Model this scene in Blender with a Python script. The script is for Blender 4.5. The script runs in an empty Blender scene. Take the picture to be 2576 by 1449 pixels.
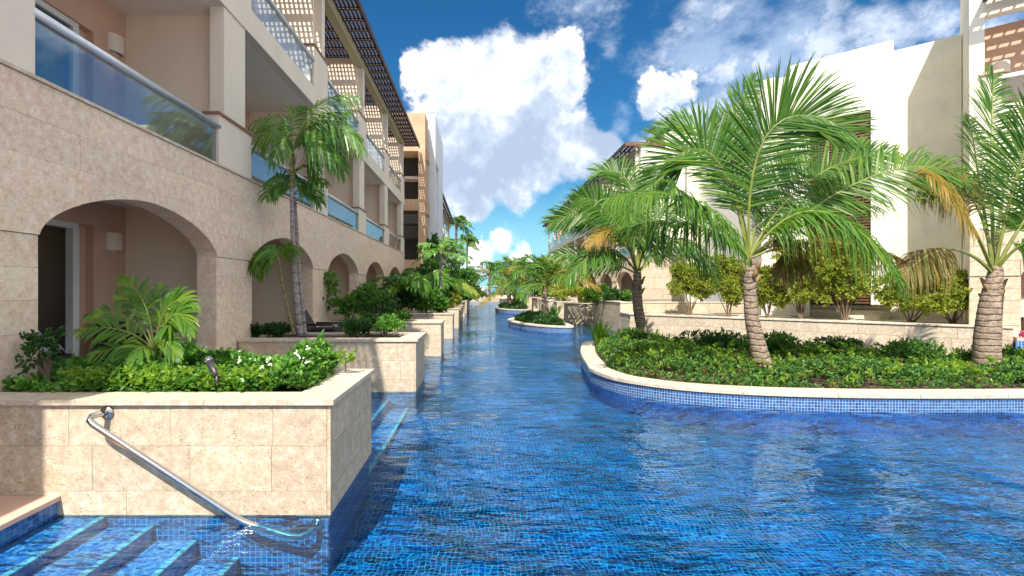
import bpy, bmesh, math, random
import numpy as np
from mathutils import Matrix, Vector
rnd = random.Random(7)
nrg = np.random.default_rng(11)
R = math.radians
sc = bpy.context.scene
COL = sc.collection

# ------------------------------------------------------------------ camera, sky, sun, exposure
CAMZ = 1.85
FPX = 1950.0
cam_d = bpy.data.cameras.new('camera')
cam = bpy.data.objects.new('camera', cam_d)
COL.objects.link(cam)
cam.location = (0, 0, CAMZ)
cam.rotation_euler = (R(90), 0, 0)
cam_d.sensor_width = 36
cam_d.lens = FPX / 4000 * 36
cam_d.shift_x = 127 / 4000
cam_d.shift_y = 4 / 4000
cam_d.clip_start = 0.05
cam_d.clip_end = 9000
sc.camera = cam

SUN_EL = 50.5
SUN_DIR = Vector((0.22 * math.cos(R(SUN_EL)), 0.975 * math.cos(R(SUN_EL)), -math.sin(R(SUN_EL)))).normalized()  # way the light travels
sun_d = bpy.data.lights.new('sun', 'SUN')
sun_d.energy = 2.0
sun_d.angle = R(0.5)
sun_d.color = (1.0, 0.93, 0.82)
sun = bpy.data.objects.new('sun', sun_d)
COL.objects.link(sun)
sun.rotation_euler = SUN_DIR.to_track_quat('-Z', 'Y').to_euler()

sc.render.engine = 'CYCLES'
sc.cycles.use_denoising = True
sc.cycles.max_bounces = 7
sc.cycles.transparent_max_bounces = 12
sc.cycles.caustics_reflective = False
sc.cycles.caustics_refractive = False
sc.cycles.sample_clamp_indirect = 6
sc.view_settings.view_transform = 'Standard'
sc.view_settings.look = 'None'
sc.view_settings.exposure = 1.98
sc.view_settings.gamma = 1.0
sc.view_settings.use_curve_mapping = False

class NB:
    """small node-tree builder"""
    def __init__(s, nt):
        s.nt = nt
    def n(s, typ, **kw):
        nd = s.nt.nodes.new(typ)
        for k, v in kw.items():
            setattr(nd, k, v)
        return nd
    def put(s, sock, v):
        if isinstance(v, bpy.types.NodeSocket):
            s.nt.links.new(v, sock)
        elif v is not None:
            sock.default_value = v
    def m(s, op, a, b=None, c=None, clamp=False):
        nd = s.n('ShaderNodeMath', operation=op, use_clamp=clamp)
        s.put(nd.inputs[0], a)
        if b is not None: s.put(nd.inputs[1], b)
        if c is not None: s.put(nd.inputs[2], c)
        return nd.outputs[0]
    def vm(s, op, a, b=None, out=0, scale=None):
        nd = s.n('ShaderNodeVectorMath', operation=op)
        s.put(nd.inputs[0], a)
        if b is not None: s.put(nd.inputs[1], b)
        if scale is not None: s.put(nd.inputs[3], scale)
        return nd.outputs['Value' if out == 'v' else 0]
    def noise(s, vec, scale, detail=4, rough=0.55, out='Fac', dist=0.0, lac=2.0):
        nd = s.n('ShaderNodeTexNoise')
        s.put(nd.inputs['Vector'], vec)
        nd.inputs['Scale'].default_value = scale
        nd.inputs['Detail'].default_value = detail
        nd.inputs['Roughness'].default_value = rough
        nd.inputs['Distortion'].default_value = dist
        nd.inputs['Lacunarity'].default_value = lac
        return nd.outputs[out]
    def mapr(s, v, a, b, c=0.0, d=1.0, smooth=False):
        nd = s.n('ShaderNodeMapRange')
        if smooth: nd.interpolation_type = 'SMOOTHSTEP'
        s.put(nd.inputs[0], v)
        nd.inputs[1].default_value = a; nd.inputs[2].default_value = b
        nd.inputs[3].default_value = c; nd.inputs[4].default_value = d
        return nd.outputs[0]
    def mix(s, f, a, b, blend='MIX'):
        nd = s.n('ShaderNodeMix', data_type='RGBA', blend_type=blend)
        s.put(nd.inputs[0], f)
        for i, v in ((6, a), (7, b)):
            if isinstance(v, tuple) and len(v) == 3: v = v + (1.0,)
            s.put(nd.inputs[i], v)
        return nd.outputs[2]
    def ramp(s, f, stops):
        nd = s.n('ShaderNodeValToRGB')
        cr = nd.color_ramp
        while len(cr.elements) < len(stops): cr.elements.new(0.5)
        for e, (p, c) in zip(cr.elements, stops):
            e.position = p; e.color = c + (1.0,) if len(c) == 3 else c
        s.put(nd.inputs[0], f)
        return nd.outputs[0]
    def xyz(s, x, y, z):
        nd = s.n('ShaderNodeCombineXYZ')
        s.put(nd.inputs[0], x); s.put(nd.inputs[1], y); s.put(nd.inputs[2], z)
        return nd.outputs[0]
    def sep(s, v):
        nd = s.n('ShaderNodeSeparateXYZ'); s.put(nd.inputs[0], v)
        return nd.outputs

def dirpx(x, y):
    """direction towards a point of the sky, given in the photo's 2576 px width"""
    k = 4000 / 2576
    return Vector(((x * k - 1873) / FPX, 1.0, (1129 - y * k) / FPX)).normalized()

world = bpy.data.worlds.new('World')
sc.world = world
world.use_nodes = True
wt = world.node_tree
wt.nodes.clear()
W = NB(wt)
sky = W.n('ShaderNodeTexSky', sky_type='NISHITA', sun_disc=False)
sky.sun_elevation = R(SUN_EL)
sky.sun_rotation = math.atan2(-SUN_DIR.x, -SUN_DIR.y)
sky.altitude = 0; sky.air_density = 1.0; sky.dust_density = 0.4; sky.ozone_density = 3.0
tc = W.n('ShaderNodeTexCoord')
D = tc.outputs['Generated']
def cloud_field(blobs, warp, wamp, base):
    nz = W.noise(D, warp, 9, 0.58, out='Color')
    off = W.vm('SCALE', W.vm('SUBTRACT', nz, (0.5, 0.5, 0.5)), scale=wamp)
    dd = W.vm('ADD', D, off)
    f = base
    for (x, y, r) in blobs:
        dist = W.vm('DISTANCE', dd, tuple(dirpx(x, y)), out='v')
        v = W.m('SUBTRACT', 1.0, W.m('DIVIDE', dist, r / 1256.0))
        f = W.m('MAXIMUM', f, v)
    return f
big = [(1090, 190, 75), (1150, 240, 120), (1235, 200, 115), (1350, 225, 120), (1400, 190, 75), (1150, 330, 120), (1290, 320, 150),
       (1110, 400, 100), (1230, 400, 125), (1350, 390, 110), (1440, 390, 85), (1500, 370, 50), (1400, 250, 85), (1600, 380, 55), (1550, 410, 60), (1690, 330, 50),
       (1695, 215, 48), (1725, 195, 30), (1150, 480, 90), (1660, 255, 38), (1760, 330, 70), (1200, 640, 40), (1320, 640, 50), (1160, 540, 45), (1250, 600, 38), (1290, 490, 60),
       (1130, 660, 50), (1780, 650, 200)]
thin = [(1490, 190, 60), (1740, 60, 170), (1820, 130, 160), (1960, 60, 170), (2010, 130, 110), (2190, 40, 110), (2350, 10, 80), (1480, 10, 110), (1800, 250, 150),
        (1950, 180, 120), (1560, 300, 70), (1250, 620, 60), (1450, 560, 80), (2500, 60, 90)]
zc = W.sep(D)[2]
gen = W.m('SUBTRACT', W.m('MULTIPLY', W.noise(W.vm('MULTIPLY', D, (1, 1, 2.2)), 2.3, 8, 0.6), 2.2), 0.78)  # unseen clouds beside and behind the view, added as fill light for shaded walls
back = W.mapr(W.sep(D)[1], 0.64, 0.46, -1.0, 0.0)
gen = W.m('ADD', gen, back)
fb = cloud_field(big, 5.5, 0.19, gen)
fine = W.m('SUBTRACT', W.noise(D, 16, 10, 0.62), 0.5)
fb2 = W.m('ADD', fb, W.m('MULTIPLY', fine, 1.05))
dens = W.mapr(fb2, 0.0, 0.46, 0, 1, smooth=True)
ft = cloud_field(thin, 3.0, 0.30, -1.0)
ft2 = W.m('ADD', ft, W.m('MULTIPLY', W.m('SUBTRACT', W.noise(W.vm('MULTIPLY', D, (1, 1, 1.7)), 9, 10, 0.68), 0.5), 1.9))
denst = W.mapr(ft2, 0.12, 0.95, 0, 0.42, smooth=True)
# light on the clouds: tops towards the sun are bright, undersides grey-blue
up = W.vm('ADD', D, (-0.02, -0.03, 0.045))
n0 = W.noise(D, 5.5, 7, 0.6)
n1 = W.noise(up, 5.5, 7, 0.6)
n2 = W.noise(D, 15, 6, 0.6)
n3 = W.noise(W.vm('ADD', D, (-0.006, -0.01, 0.016)), 15, 6, 0.6)
rel = W.m('ADD', W.m('MULTIPLY', W.m('SUBTRACT', n0, n1), 2.8), W.m('MULTIPLY', W.m('SUBTRACT', n2, n3), 1.0))
low = W.m('ADD', W.mapr(zc, 0.22, 0.38, -0.42, 0.12, smooth=True), W.mapr(zc, 0.18, 0.11, 0.0, 0.42))
edge = W.mapr(fb2, 0.1, 0.9, 0.12, -0.12)
lit = W.m('ADD', W.m('ADD', W.m('ADD', rel, 0.56), low), edge, clamp=True)
ccol = W.ramp(lit, [(0.0, (0.16, 0.195, 0.26)), (0.30, (0.21, 0.245, 0.30)), (0.60, (0.32, 0.345, 0.38)), (0.76, (0.43, 0.43, 0.43)), (0.93, (1.28, 1.17, 1.00))])
hs = W.n('ShaderNodeHueSaturation')
hs.inputs['Saturation'].default_value = 1.30
hs.inputs['Value'].default_value = 0.21
wt.links.new(sky.outputs[0], hs.inputs['Color'])
skyg = W.mix(W.mapr(W.sep(D)[2], 0.0, 0.24, 0.9, 0.0, smooth=True), hs.outputs[0], (1.35, 1.60, 1.85))
skyc = W.mix(1.0, skyg, (0.56, 0.95, 1.0), 'MULTIPLY')
CL = 5.6
cb = W.vm('SCALE', ccol, scale=CL)
ct = W.mix(0.30, (CL * 0.30, CL * 0.36, CL * 0.46), cb)
c1 = W.mix(denst, skyc, ct)
c2 = W.mix(dens, c1, cb)
bg = W.n('ShaderNodeBackground')
wt.links.new(c2, bg.inputs[0])
bg.inputs[1].default_value = 0.15
wo = W.n('ShaderNodeOutputWorld')
wt.links.new(bg.outputs[0], wo.inputs[0])

# ------------------------------------------------------------------ materials
def newmat(name):
    m = bpy.data.materials.new(name)
    m.use_nodes = True
    nt = m.node_tree
    for nd in list(nt.nodes):
        if nd.type not in ('OUTPUT_MATERIAL', 'BSDF_PRINCIPLED'): nt.nodes.remove(nd)
    b = NB(nt)
    p = nt.nodes['Principled BSDF']
    return m, b, p

def bump(b, p, h, strength, dist=0.01):
    nd = b.n('ShaderNodeBump')
    nd.inputs['Strength'].default_value = strength
    nd.inputs['Distance'].default_value = dist
    b.put(nd.inputs['Height'], h)
    b.put(p.inputs['Normal'], nd.outputs[0])
    return nd

def pos(b):
    return b.n('ShaderNodeNewGeometry').outputs['Position']

def stone(name, base, pink, brown, light, pit=0.5, vary=0.10, rough=0.75, patch=1.0):
    m, b, p = newmat(name)
    oi = b.n('ShaderNodeObjectInfo')
    off = b.vm('SCALE', (7.3, 3.1, 5.7), scale=b.m('MULTIPLY', oi.outputs['Random'], 9.0))
    v = b.vm('ADD', pos(b), off)
    big_ = b.noise(v, 2.2 * patch, 5, 0.6)
    mid = b.noise(v, 11.0, 7, 0.74)
    fin = b.noise(v, 36, 5, 0.7)
    c = b.mix(b.mapr(big_, 0.40, 0.66), base, pink)
    c = b.mix(b.m('MULTIPLY', b.mapr(mid, 0.50, 0.64), 0.85), c, light)
    c = b.mix(b.m('MULTIPLY', b.mapr(mid, 0.47, 0.38), 0.60), c, brown)
    c = b.mix(b.m('MULTIPLY', b.mapr(b.noise(v, 24, 5, 0.75), 0.53, 0.62), 0.55), c, tuple((x + y) / 2 for x, y in zip(brown, pink)))
    pits = b.mapr(fin, 0.36, 0.28)
    pn = b.noise(b.vm('MULTIPLY', v, (1, 1, 1.6)), 58, 3, 0.55)
    pm_ = b.noise(v, 6.0, 4, 0.6)
    pv = b.m('MULTIPLY', b.mapr(pn, 0.60, 0.66), b.mapr(pm_, 0.38, 0.56))
    pits = b.m('MAXIMUM', pits, pv)
    c = b.mix(b.m('MULTIPLY', pits, pit), c, tuple(x * 0.42 for x in brown))
    val = b.m('ADD', 1.0 - vary, b.m('MULTIPLY', oi.outputs['Random'], 2 * vary))
    c = b.mix(1.0, c, b.xyz(val, val, val), 'MULTIPLY')
    b.put(p.inputs['Base Color'], c)
    p.inputs['Roughness'].default_value = rough
    h = b.m('SUBTRACT', b.m('MULTIPLY', fin, 0.5), b.m('MULTIPLY', pits, 0.8))
    bump(b, p, h, 0.35, 0.006)
    return m

def plain(name, col, rough=0.6, var=0.06, scale=3.0, metal=0.0, bmp=0.0, bscale=60, stain=0.0, spec=None):
    m, b, p = newmat(name)
    v = pos(b)
    n = b.noise(v, scale, 5, 0.6)
    f = b.mapr(n, 0.3, 0.7, 1 - var, 1 + var)
    c = b.mix(1.0, col, b.xyz(f, f, f), 'MULTIPLY')
    if stain:
        s_ = b.noise(b.vm('MULTIPLY', v, (1.6, 1.6, 0.35)), 1.6, 6, 0.62)
        c = b.mix(b.m('MULTIPLY', b.mapr(s_, 0.52, 0.72), stain), c, tuple(x * 0.62 for x in col))
    b.put(p.inputs['Base Color'], c)
    p.inputs['Roughness'].default_value = rough
    p.inputs['Metallic'].default_value = metal
    if spec is not None: p.inputs['Specular IOR Level'].default_value = spec
    if bmp: bump(b, p, b.noise(v, bscale, 4, 0.6), bmp, 0.006)
    return m

def leafmat(name, cols, trans=0.35, rough=0.42, yellow=None):
    m, b, p = newmat(name)
    g = b.n('ShaderNodeNewGeometry')
    n = b.noise(g.outputs['Position'], 1.7, 3, 0.6)
    f = b.m('ADD', b.m('MULTIPLY', g.outputs['Random Per Island'], 0.62), b.m('MULTIPLY', n, 0.38), clamp=True)
    k = len(cols)
    c = b.ramp(f, [(i / (k - 1), cc) for i, cc in enumerate(cols)])
    b.put(p.inputs['Base Color'], c)
    p.inputs['Roughness'].default_value = rough
    p.inputs['Specular IOR Level'].default_value = 0.35
    tr = b.n('ShaderNodeBsdfTranslucent')
    tcol = b.mix(1.0, c, (1.5, 1.6, 0.55), 'MULTIPLY')
    b.put(tr.inputs[0], tcol)
    ms = b.n('ShaderNodeMixShader'); ms.inputs[0].default_value = trans
    b.put(ms.inputs[1], p.outputs[0]); b.put(ms.inputs[2], tr.outputs[0])
    out = [x for x in m.node_tree.nodes if x.type == 'OUTPUT_MATERIAL'][0]
    b.put(out.inputs[0], ms.outputs[0])
    return m

def glassmat(name, tint, fac_lo=0.08, fac_hi=0.75, rough=0.02):
    m, b, p = newmat(name)
    m.node_tree.nodes.remove(p)
    t = b.n('ShaderNodeBsdfTransparent'); t.inputs[0].default_value = tint + (1,)
    g = b.n('ShaderNodeBsdfGlossy'); g.inputs['Roughness'].default_value = rough
    g.inputs[0].default_value = (0.92, 0.95, 1.0, 1)
    lw = b.n('ShaderNodeLayerWeight'); lw.inputs[0].default_value = 0.35
    f = b.mapr(lw.outputs['Fresnel'], 0.0, 1.0, fac_lo, fac_hi)
    ms = b.n('ShaderNodeMixShader')
    b.put(ms.inputs[0], f); b.put(ms.inputs[1], t.outputs[0]); b.put(ms.inputs[2], g.outputs[0])
    out = [x for x in m.node_tree.nodes if x.type == 'OUTPUT_MATERIAL'][0]
    b.put(out.inputs[0], ms.outputs[0])
    return m

def mosaic(name, tile, grout, cols, plane='xy', warp=0.0, gw=0.09, rough=0.25, patchy=0.0):
    """small square glass tiles with grout lines, colour per tile"""
    m, b, p = newmat(name)
    v = pos(b)
    x, y, z = b.sep(v)
    if plane == 'xy': u_, v_ = x, y
    elif plane == 'xz': u_, v_ = x, z
    elif plane == 'yz': u_, v_ = y, z
    else:
        tcn = b.n('ShaderNodeUVMap'); s3 = b.sep(tcn.outputs[0]); u_, v_ = s3[0], s3[1]
    if warp:
        wn = b.noise(v, 2.6, 3, 0.55, out='Color')
        wn2 = b.noise(v, 7.0, 2, 0.5, out='Color')
        s1 = b.sep(wn); s2 = b.sep(wn2)
        u_ = b.m('ADD', u_, b.m('ADD', b.m('MULTIPLY', b.m('SUBTRACT', s1[0], 0.5), warp), b.m('MULTIPLY', b.m('SUBTRACT', s2[0], 0.5), warp * 0.3)))
        v_ = b.m('ADD', v_, b.m('ADD', b.m('MULTIPLY', b.m('SUBTRACT', s1[1], 0.5), warp), b.m('MULTIPLY', b.m('SUBTRACT', s2[1], 0.5), warp * 0.3)))
    a = b.m('DIVIDE', u_, tile); c_ = b.m('DIVIDE', v_, tile)
    fa = b.m('FRACT', a); fc = b.m('FRACT', c_)
    ea = b.m('MINIMUM', fa, b.m('SUBTRACT', 1.0, fa)); ec = b.m('MINIMUM', fc, b.m('SUBTRACT', 1.0, fc))
    e = b.m('MINIMUM', ea, ec)
    g = b.mapr(e, gw * 0.45, gw * 0.9, 1, 0)
    wn_ = b.n('ShaderNodeTexWhiteNoise', noise_dimensions='2D')
    b.put(wn_.inputs['Vector'], b.xyz(b.m('FLOOR', a), b.m('FLOOR', c_), 0.0))
    k = len(cols)
    c = b.ramp(wn_.outputs['Value'], [(i / (k - 1), cc) for i, cc in enumerate(cols)])
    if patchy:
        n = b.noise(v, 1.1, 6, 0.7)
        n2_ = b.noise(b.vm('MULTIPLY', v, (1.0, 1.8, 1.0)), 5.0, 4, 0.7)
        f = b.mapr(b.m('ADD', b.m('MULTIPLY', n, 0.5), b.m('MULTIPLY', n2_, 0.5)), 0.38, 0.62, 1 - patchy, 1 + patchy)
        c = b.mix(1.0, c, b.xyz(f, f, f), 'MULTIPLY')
    c = b.mix(g, c, grout)
    b.put(p.inputs['Base Color'], c)
    p.inputs['Roughness'].default_value = rough
    return m

M = {}
M['stone'] = stone('coral_stone', (0.55, 0.46, 0.335), (0.53, 0.41, 0.30), (0.40, 0.30, 0.20), (0.68, 0.61, 0.49), pit=0.75, vary=0.07)
M['facade_stone'] = stone('facade_stone', (0.78, 0.63, 0.47), (0.78, 0.56, 0.43), (0.56, 0.41, 0.31), (0.86, 0.77, 0.64), pit=0.55, vary=0.05)
M['coping'] = stone('coping_stone', (0.58, 0.50, 0.40), (0.55, 0.45, 0.35), (0.50, 0.38, 0.27), (0.78, 0.71, 0.58), pit=0.3, vary=0.04, rough=0.6)
M['joint'] = plain('joint_mortar', (0.46, 0.38, 0.29), 0.9)
M['plaster'] = plain('cream_plaster', (0.74, 0.66, 0.55), 0.85, 0.05, 2.0, bmp=0.15, bscale=70, stain=0.10)
M['white_plaster'] = plain('white_plaster', (0.80, 0.77, 0.69), 0.85, 0.05, 2.0, bmp=0.25, bscale=30, stain=0.22)
M['cream_wall'] = plain('pale_cream_wall', (0.74, 0.68, 0.55), 0.85, 0.08, 1.5, bmp=0.35, bscale=24, stain=0.30)
M['grey_white'] = plain('blue_white_plaster', (0.74, 0.76, 0.78), 0.85, 0.04, 2.0, stain=0.1)
M['partition'] = plain('beige_partition', (0.82, 0.71, 0.58), 0.85, 0.04, 1.0, bmp=0.05)
M['ceiling'] = plain('loggia_ceiling', (0.84, 0.79, 0.70), 0.9, 0.03)
M['brown_wall'] = plain('brown_wall', (0.60, 0.40, 0.30), 0.8, 0.07, 1.0)
M['terracotta'] = plain('terracotta_plaster', (0.50, 0.34, 0.22), 0.85, 0.14, 1.2, bmp=0.1, stain=0.35)
M['trim'] = plain('terracotta_trim', (0.28, 0.13, 0.09), 0.6, 0.1)
M['beam'] = plain('olive_beam', (0.42, 0.38, 0.25), 0.8, 0.05)
M['slat'] = plain('dark_wood', (0.050, 0.026, 0.024), 0.55, 0.35, 8.0)
M['louvre'] = plain('louvre_wood', (0.15, 0.065, 0.042), 0.55, 0.25, 6.0)
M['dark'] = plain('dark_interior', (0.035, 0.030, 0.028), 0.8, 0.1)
M['dark_room'] = plain('dim_room_wall', (0.66, 0.57, 0.50), 0.9)
M['metal_white'] = plain('white_metal', (0.72, 0.74, 0.75), 0.35, 0.03)
M['rail_metal'] = plain('brushed_aluminium', (0.62, 0.66, 0.70), 0.38, 0.05, metal=0.55)
M['steel'] = plain('stainless_steel', (0.62, 0.58, 0.56), 0.17, 0.05, metal=1.0)
M['lamp'] = plain('lamp_shade_white', (0.78, 0.70, 0.60), 0.6, 0.02)
M['soil'] = plain('bed_soil', (0.10, 0.07, 0.045), 0.95, 0.3, 9.0, bmp=0.8, bscale=30)
M['gravel'] = plain('pale_gravel', (0.55, 0.50, 0.40), 0.95, 0.3, 40.0, bmp=1.0, bscale=50)
M['deck'] = plain('rose_paving', (0.62, 0.42, 0.33), 0.7, 0.08, 6.0, bmp=0.15)
M['paving'] = plain('terrace_paving', (0.50, 0.43, 0.34), 0.8, 0.1, 3.0)
M['land'] = plain('far_ground', (0.16, 0.19, 0.08), 0.95, 0.3, 0.3)
M['grout'] = plain('pale_grout', (0.62, 0.60, 0.52), 0.8, 0.05)
M['tile_blue'] = None
M['wicker'] = plain('dark_wicker', (0.035, 0.025, 0.028), 0.6, 0.3, 60.0, bmp=0.5, bscale=120)
M['cushion'] = plain('charcoal_cushion', (0.03, 0.028, 0.035), 0.9, 0.1)
M['towel'] = plain('pale_blue_towel', (0.55, 0.60, 0.72), 0.9, 0.1)
M['bark'] = None
M['glass'] = glassmat('railing_glass', (0.82, 0.87, 0.87), 0.06, 0.50)
M['window_glass'] = glassmat('window_glass', (0.55, 0.68, 0.72), 0.12, 0.6)
M['curtain'] = plain('teal_curtain', (0.46, 0.58, 0.56), 0.9, 0.08)
M['black_plastic'] = plain('black_plastic', (0.03, 0.03, 0.035), 0.4)
M['lens'] = glassmat('lens_glass', (0.85, 0.85, 0.82), 0.25, 0.95)
M['leaf'] = leafmat('hedge_leaf', [(0.025, 0.085, 0.018), (0.055, 0.17, 0.028), (0.09, 0.24, 0.04), (0.17, 0.34, 0.055), (0.34, 0.42, 0.09)], 0.3, 0.33)
M['leaf_dark'] = leafmat('dark_leaf', [(0.018, 0.055, 0.018), (0.035, 0.105, 0.026), (0.06, 0.16, 0.035)], 0.28, 0.4)
M['leaf_cover'] = leafmat('cover_leaf', [(0.018, 0.065, 0.018), (0.045, 0.135, 0.032), (0.08, 0.21, 0.05), (0.16, 0.29, 0.06), (0.34, 0.16, 0.04)], 0.3, 0.42)
M['leaf_olive'] = leafmat('olive_leaf', [(0.14, 0.19, 0.03), (0.24, 0.29, 0.045), (0.34, 0.38, 0.07), (0.46, 0.46, 0.12)], 0.35, 0.5)
M['leaf_lime'] = leafmat('lime_leaf', [(0.10, 0.20, 0.02), (0.20, 0.34, 0.04), (0.30, 0.42, 0.06)], 0.45, 0.4)
M['frond'] = leafmat('palm_green', [(0.010, 0.050, 0.012), (0.030, 0.11, 0.018), (0.06, 0.17, 0.022), (0.13, 0.25, 0.03), (0.24, 0.29, 0.04)], 0.38, 0.38)
M['frond_lime'] = leafmat('palm_lime', [(0.03, 0.11, 0.014), (0.09, 0.21, 0.022), (0.20, 0.29, 0.035)], 0.42, 0.4)
M['frond_gold'] = leafmat('palm_gold', [(0.16, 0.13, 0.02), (0.27, 0.20, 0.03), (0.36, 0.21, 0.04), (0.20, 0.22, 0.03)], 0.38, 0.45)
M['frond_brown'] = leafmat('palm_brown', [(0.16, 0.10, 0.03), (0.24, 0.15, 0.04), (0.12, 0.12, 0.03), (0.22, 0.20, 0.05)], 0.3, 0.55)
M['frond_blue'] = leafmat('palm_areca', [(0.02, 0.08, 0.02), (0.06, 0.18, 0.035), (0.13, 0.29, 0.045), (0.28, 0.40, 0.06)], 0.35, 0.35)
M['stalk'] = plain('frond_stalk', (0.20, 0.23, 0.045), 0.5, 0.25, 5.0)
M['stalk_brown'] = plain('dry_stalk', (0.24, 0.14, 0.06), 0.7, 0.3, 5.0)
M['white_flower'] = plain('white_petal', (0.8, 0.8, 0.72), 0.7)
M['pink_flower'] = plain('pink_petal', (0.60, 0.10, 0.22), 0.7)

def barkmat(name, a, b_, ring=9.0):
    m, b, p = newmat(name)
    v = pos(b)
    x, y, z = b.sep(v)
    zz = b.m('ADD', z, b.m('MULTIPLY', b.noise(v, 5.0, 3), 0.10))
    f = b.m('FRACT', b.m('MULTIPLY', zz, ring))
    r = b.mapr(b.m('ABSOLUTE', b.m('SUBTRACT', f, 0.5)), 0.30, 0.48)
    n = b.noise(b.vm('MULTIPLY', v, (1, 1, 0.6)), 22, 6, 0.75)
    n2 = b.noise(b.vm('MULTIPLY', v, (1, 1, 3.0)), 7, 5, 0.7)
    c = b.mix(b.mapr(n, 0.38, 0.62), b_, a)
    c = b.mix(b.m('MULTIPLY', b.mapr(n2, 0.52, 0.62), 0.7), c, tuple(q * 0.28 for q in b_))
    c = b.mix(b.m('MULTIPLY', b.m('MULTIPLY', r, 0.5), b.mapr(n2, 0.35, 0.6)), c, tuple(q * 0.30 for q in b_))
    b.put(p.inputs['Base Color'], c)
    p.inputs['Roughness'].default_value = 0.9
    bump(b, p, b.m('SUBTRACT', n, r), 0.8, 0.02)
    return m
M['bark'] = barkmat('coconut_bark', (0.40, 0.31, 0.24), (0.21, 0.15, 0.11))
M['bark_grey'] = barkmat('grey_bark', (0.42, 0.37, 0.36), (0.26, 0.21, 0.20), 5.0)
M['bark_green'] = barkmat('green_cane', (0.26, 0.28, 0.08), (0.20, 0.15, 0.09), 6.0)
M['bark_twig'] = plain('shrub_twig', (0.17, 0.12, 0.08), 0.9, 0.2)

BL = [(0.004, 0.045, 0.20), (0.006, 0.085, 0.34), (0.010, 0.13, 0.42), (0.012, 0.19, 0.50), (0.02, 0.06, 0.26), (0.05, 0.26, 0.50), (0.005, 0.10, 0.36)]
BLF = [(0.001, 0.020, 0.10), (0.001, 0.045, 0.20), (0.002, 0.076, 0.27), (0.003, 0.115, 0.30), (0.003, 0.033, 0.16), (0.012, 0.22, 0.38), (0.001, 0.060, 0.24)]
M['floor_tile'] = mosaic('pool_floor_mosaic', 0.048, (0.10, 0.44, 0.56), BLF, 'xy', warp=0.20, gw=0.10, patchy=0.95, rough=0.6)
def submat():
    m, b, p = newmat('submerged_curb_mosaic')
    v = pos(b)
    n = b.noise(v, 9, 5, 0.7); n2 = b.noise(b.vm('MULTIPLY', v, (1, 1, 3)), 28, 3, 0.7)
    c = b.ramp(b.m('ADD', b.m('MULTIPLY', n, 0.6), b.m('MULTIPLY', n2, 0.4)), [(0.3, (0.002, 0.05, 0.20)), (0.5, (0.004, 0.11, 0.36)), (0.62, (0.03, 0.26, 0.46))])
    b.put(p.inputs['Base Color'], c); p.inputs['Roughness'].default_value = 0.6
    return m
M['submerged'] = submat()
M['wall_tile'] = mosaic('waterline_mosaic', 0.045, (0.42, 0.48, 0.52), [(0.01, 0.05, 0.20), (0.015, 0.09, 0.30), (0.03, 0.16, 0.40), (0.01, 0.07, 0.27)], 'uv', gw=0.10)
M['wall_tile_xz'] = mosaic('submerged_wall_mosaic', 0.045, (0.50, 0.55, 0.52), [(0.008, 0.10, 0.32), (0.012, 0.16, 0.42), (0.02, 0.22, 0.50)], 'xz', gw=0.10)
M['wall_tile_yz'] = mosaic('submerged_side_mosaic', 0.045, (0.16, 0.40, 0.52), [(0.006, 0.06, 0.26), (0.012, 0.10, 0.34)], 'yz', gw=0.10)
def glaze(name):
    m, b, p = newmat(name)
    oi = b.n('ShaderNodeObjectInfo')
    c = b.ramp(oi.outputs['Random'], [(0, (0.008, 0.05, 0.20)), (0.5, (0.02, 0.11, 0.34)), (1, (0.04, 0.19, 0.42))])
    b.put(p.inputs['Base Color'], c)
    p.inputs['Roughness'].default_value = 0.15
    return m
M['tile_blue'] = glaze('glazed_blue_tile')
def stepmat():
    m, b, p = newmat('step_pebble_mosaic')
    v = pos(b)
    n = b.noise(b.vm('MULTIPLY', v, (1, 0.7, 1)), 22, 4, 0.75)
    n2 = b.noise(v, 3.0, 4, 0.6)
    c = b.mix(b.mapr(n, 0.42, 0.60), (0.015, 0.17, 0.46), (0.70, 0.60, 0.66))
    c = b.mix(b.m('MULTIPLY', b.mapr(n2, 0.45, 0.6), 0.45), c, (0.02, 0.16, 0.46))
    b.put(p.inputs['Base Color'], c)
    p.inputs['Roughness'].default_value = 0.6
    return m
M['step'] = stepmat()
M['nosing'] = plain('aqua_nosing', (0.72, 0.66, 0.62), 0.6, 0.55, 18.0)

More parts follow.
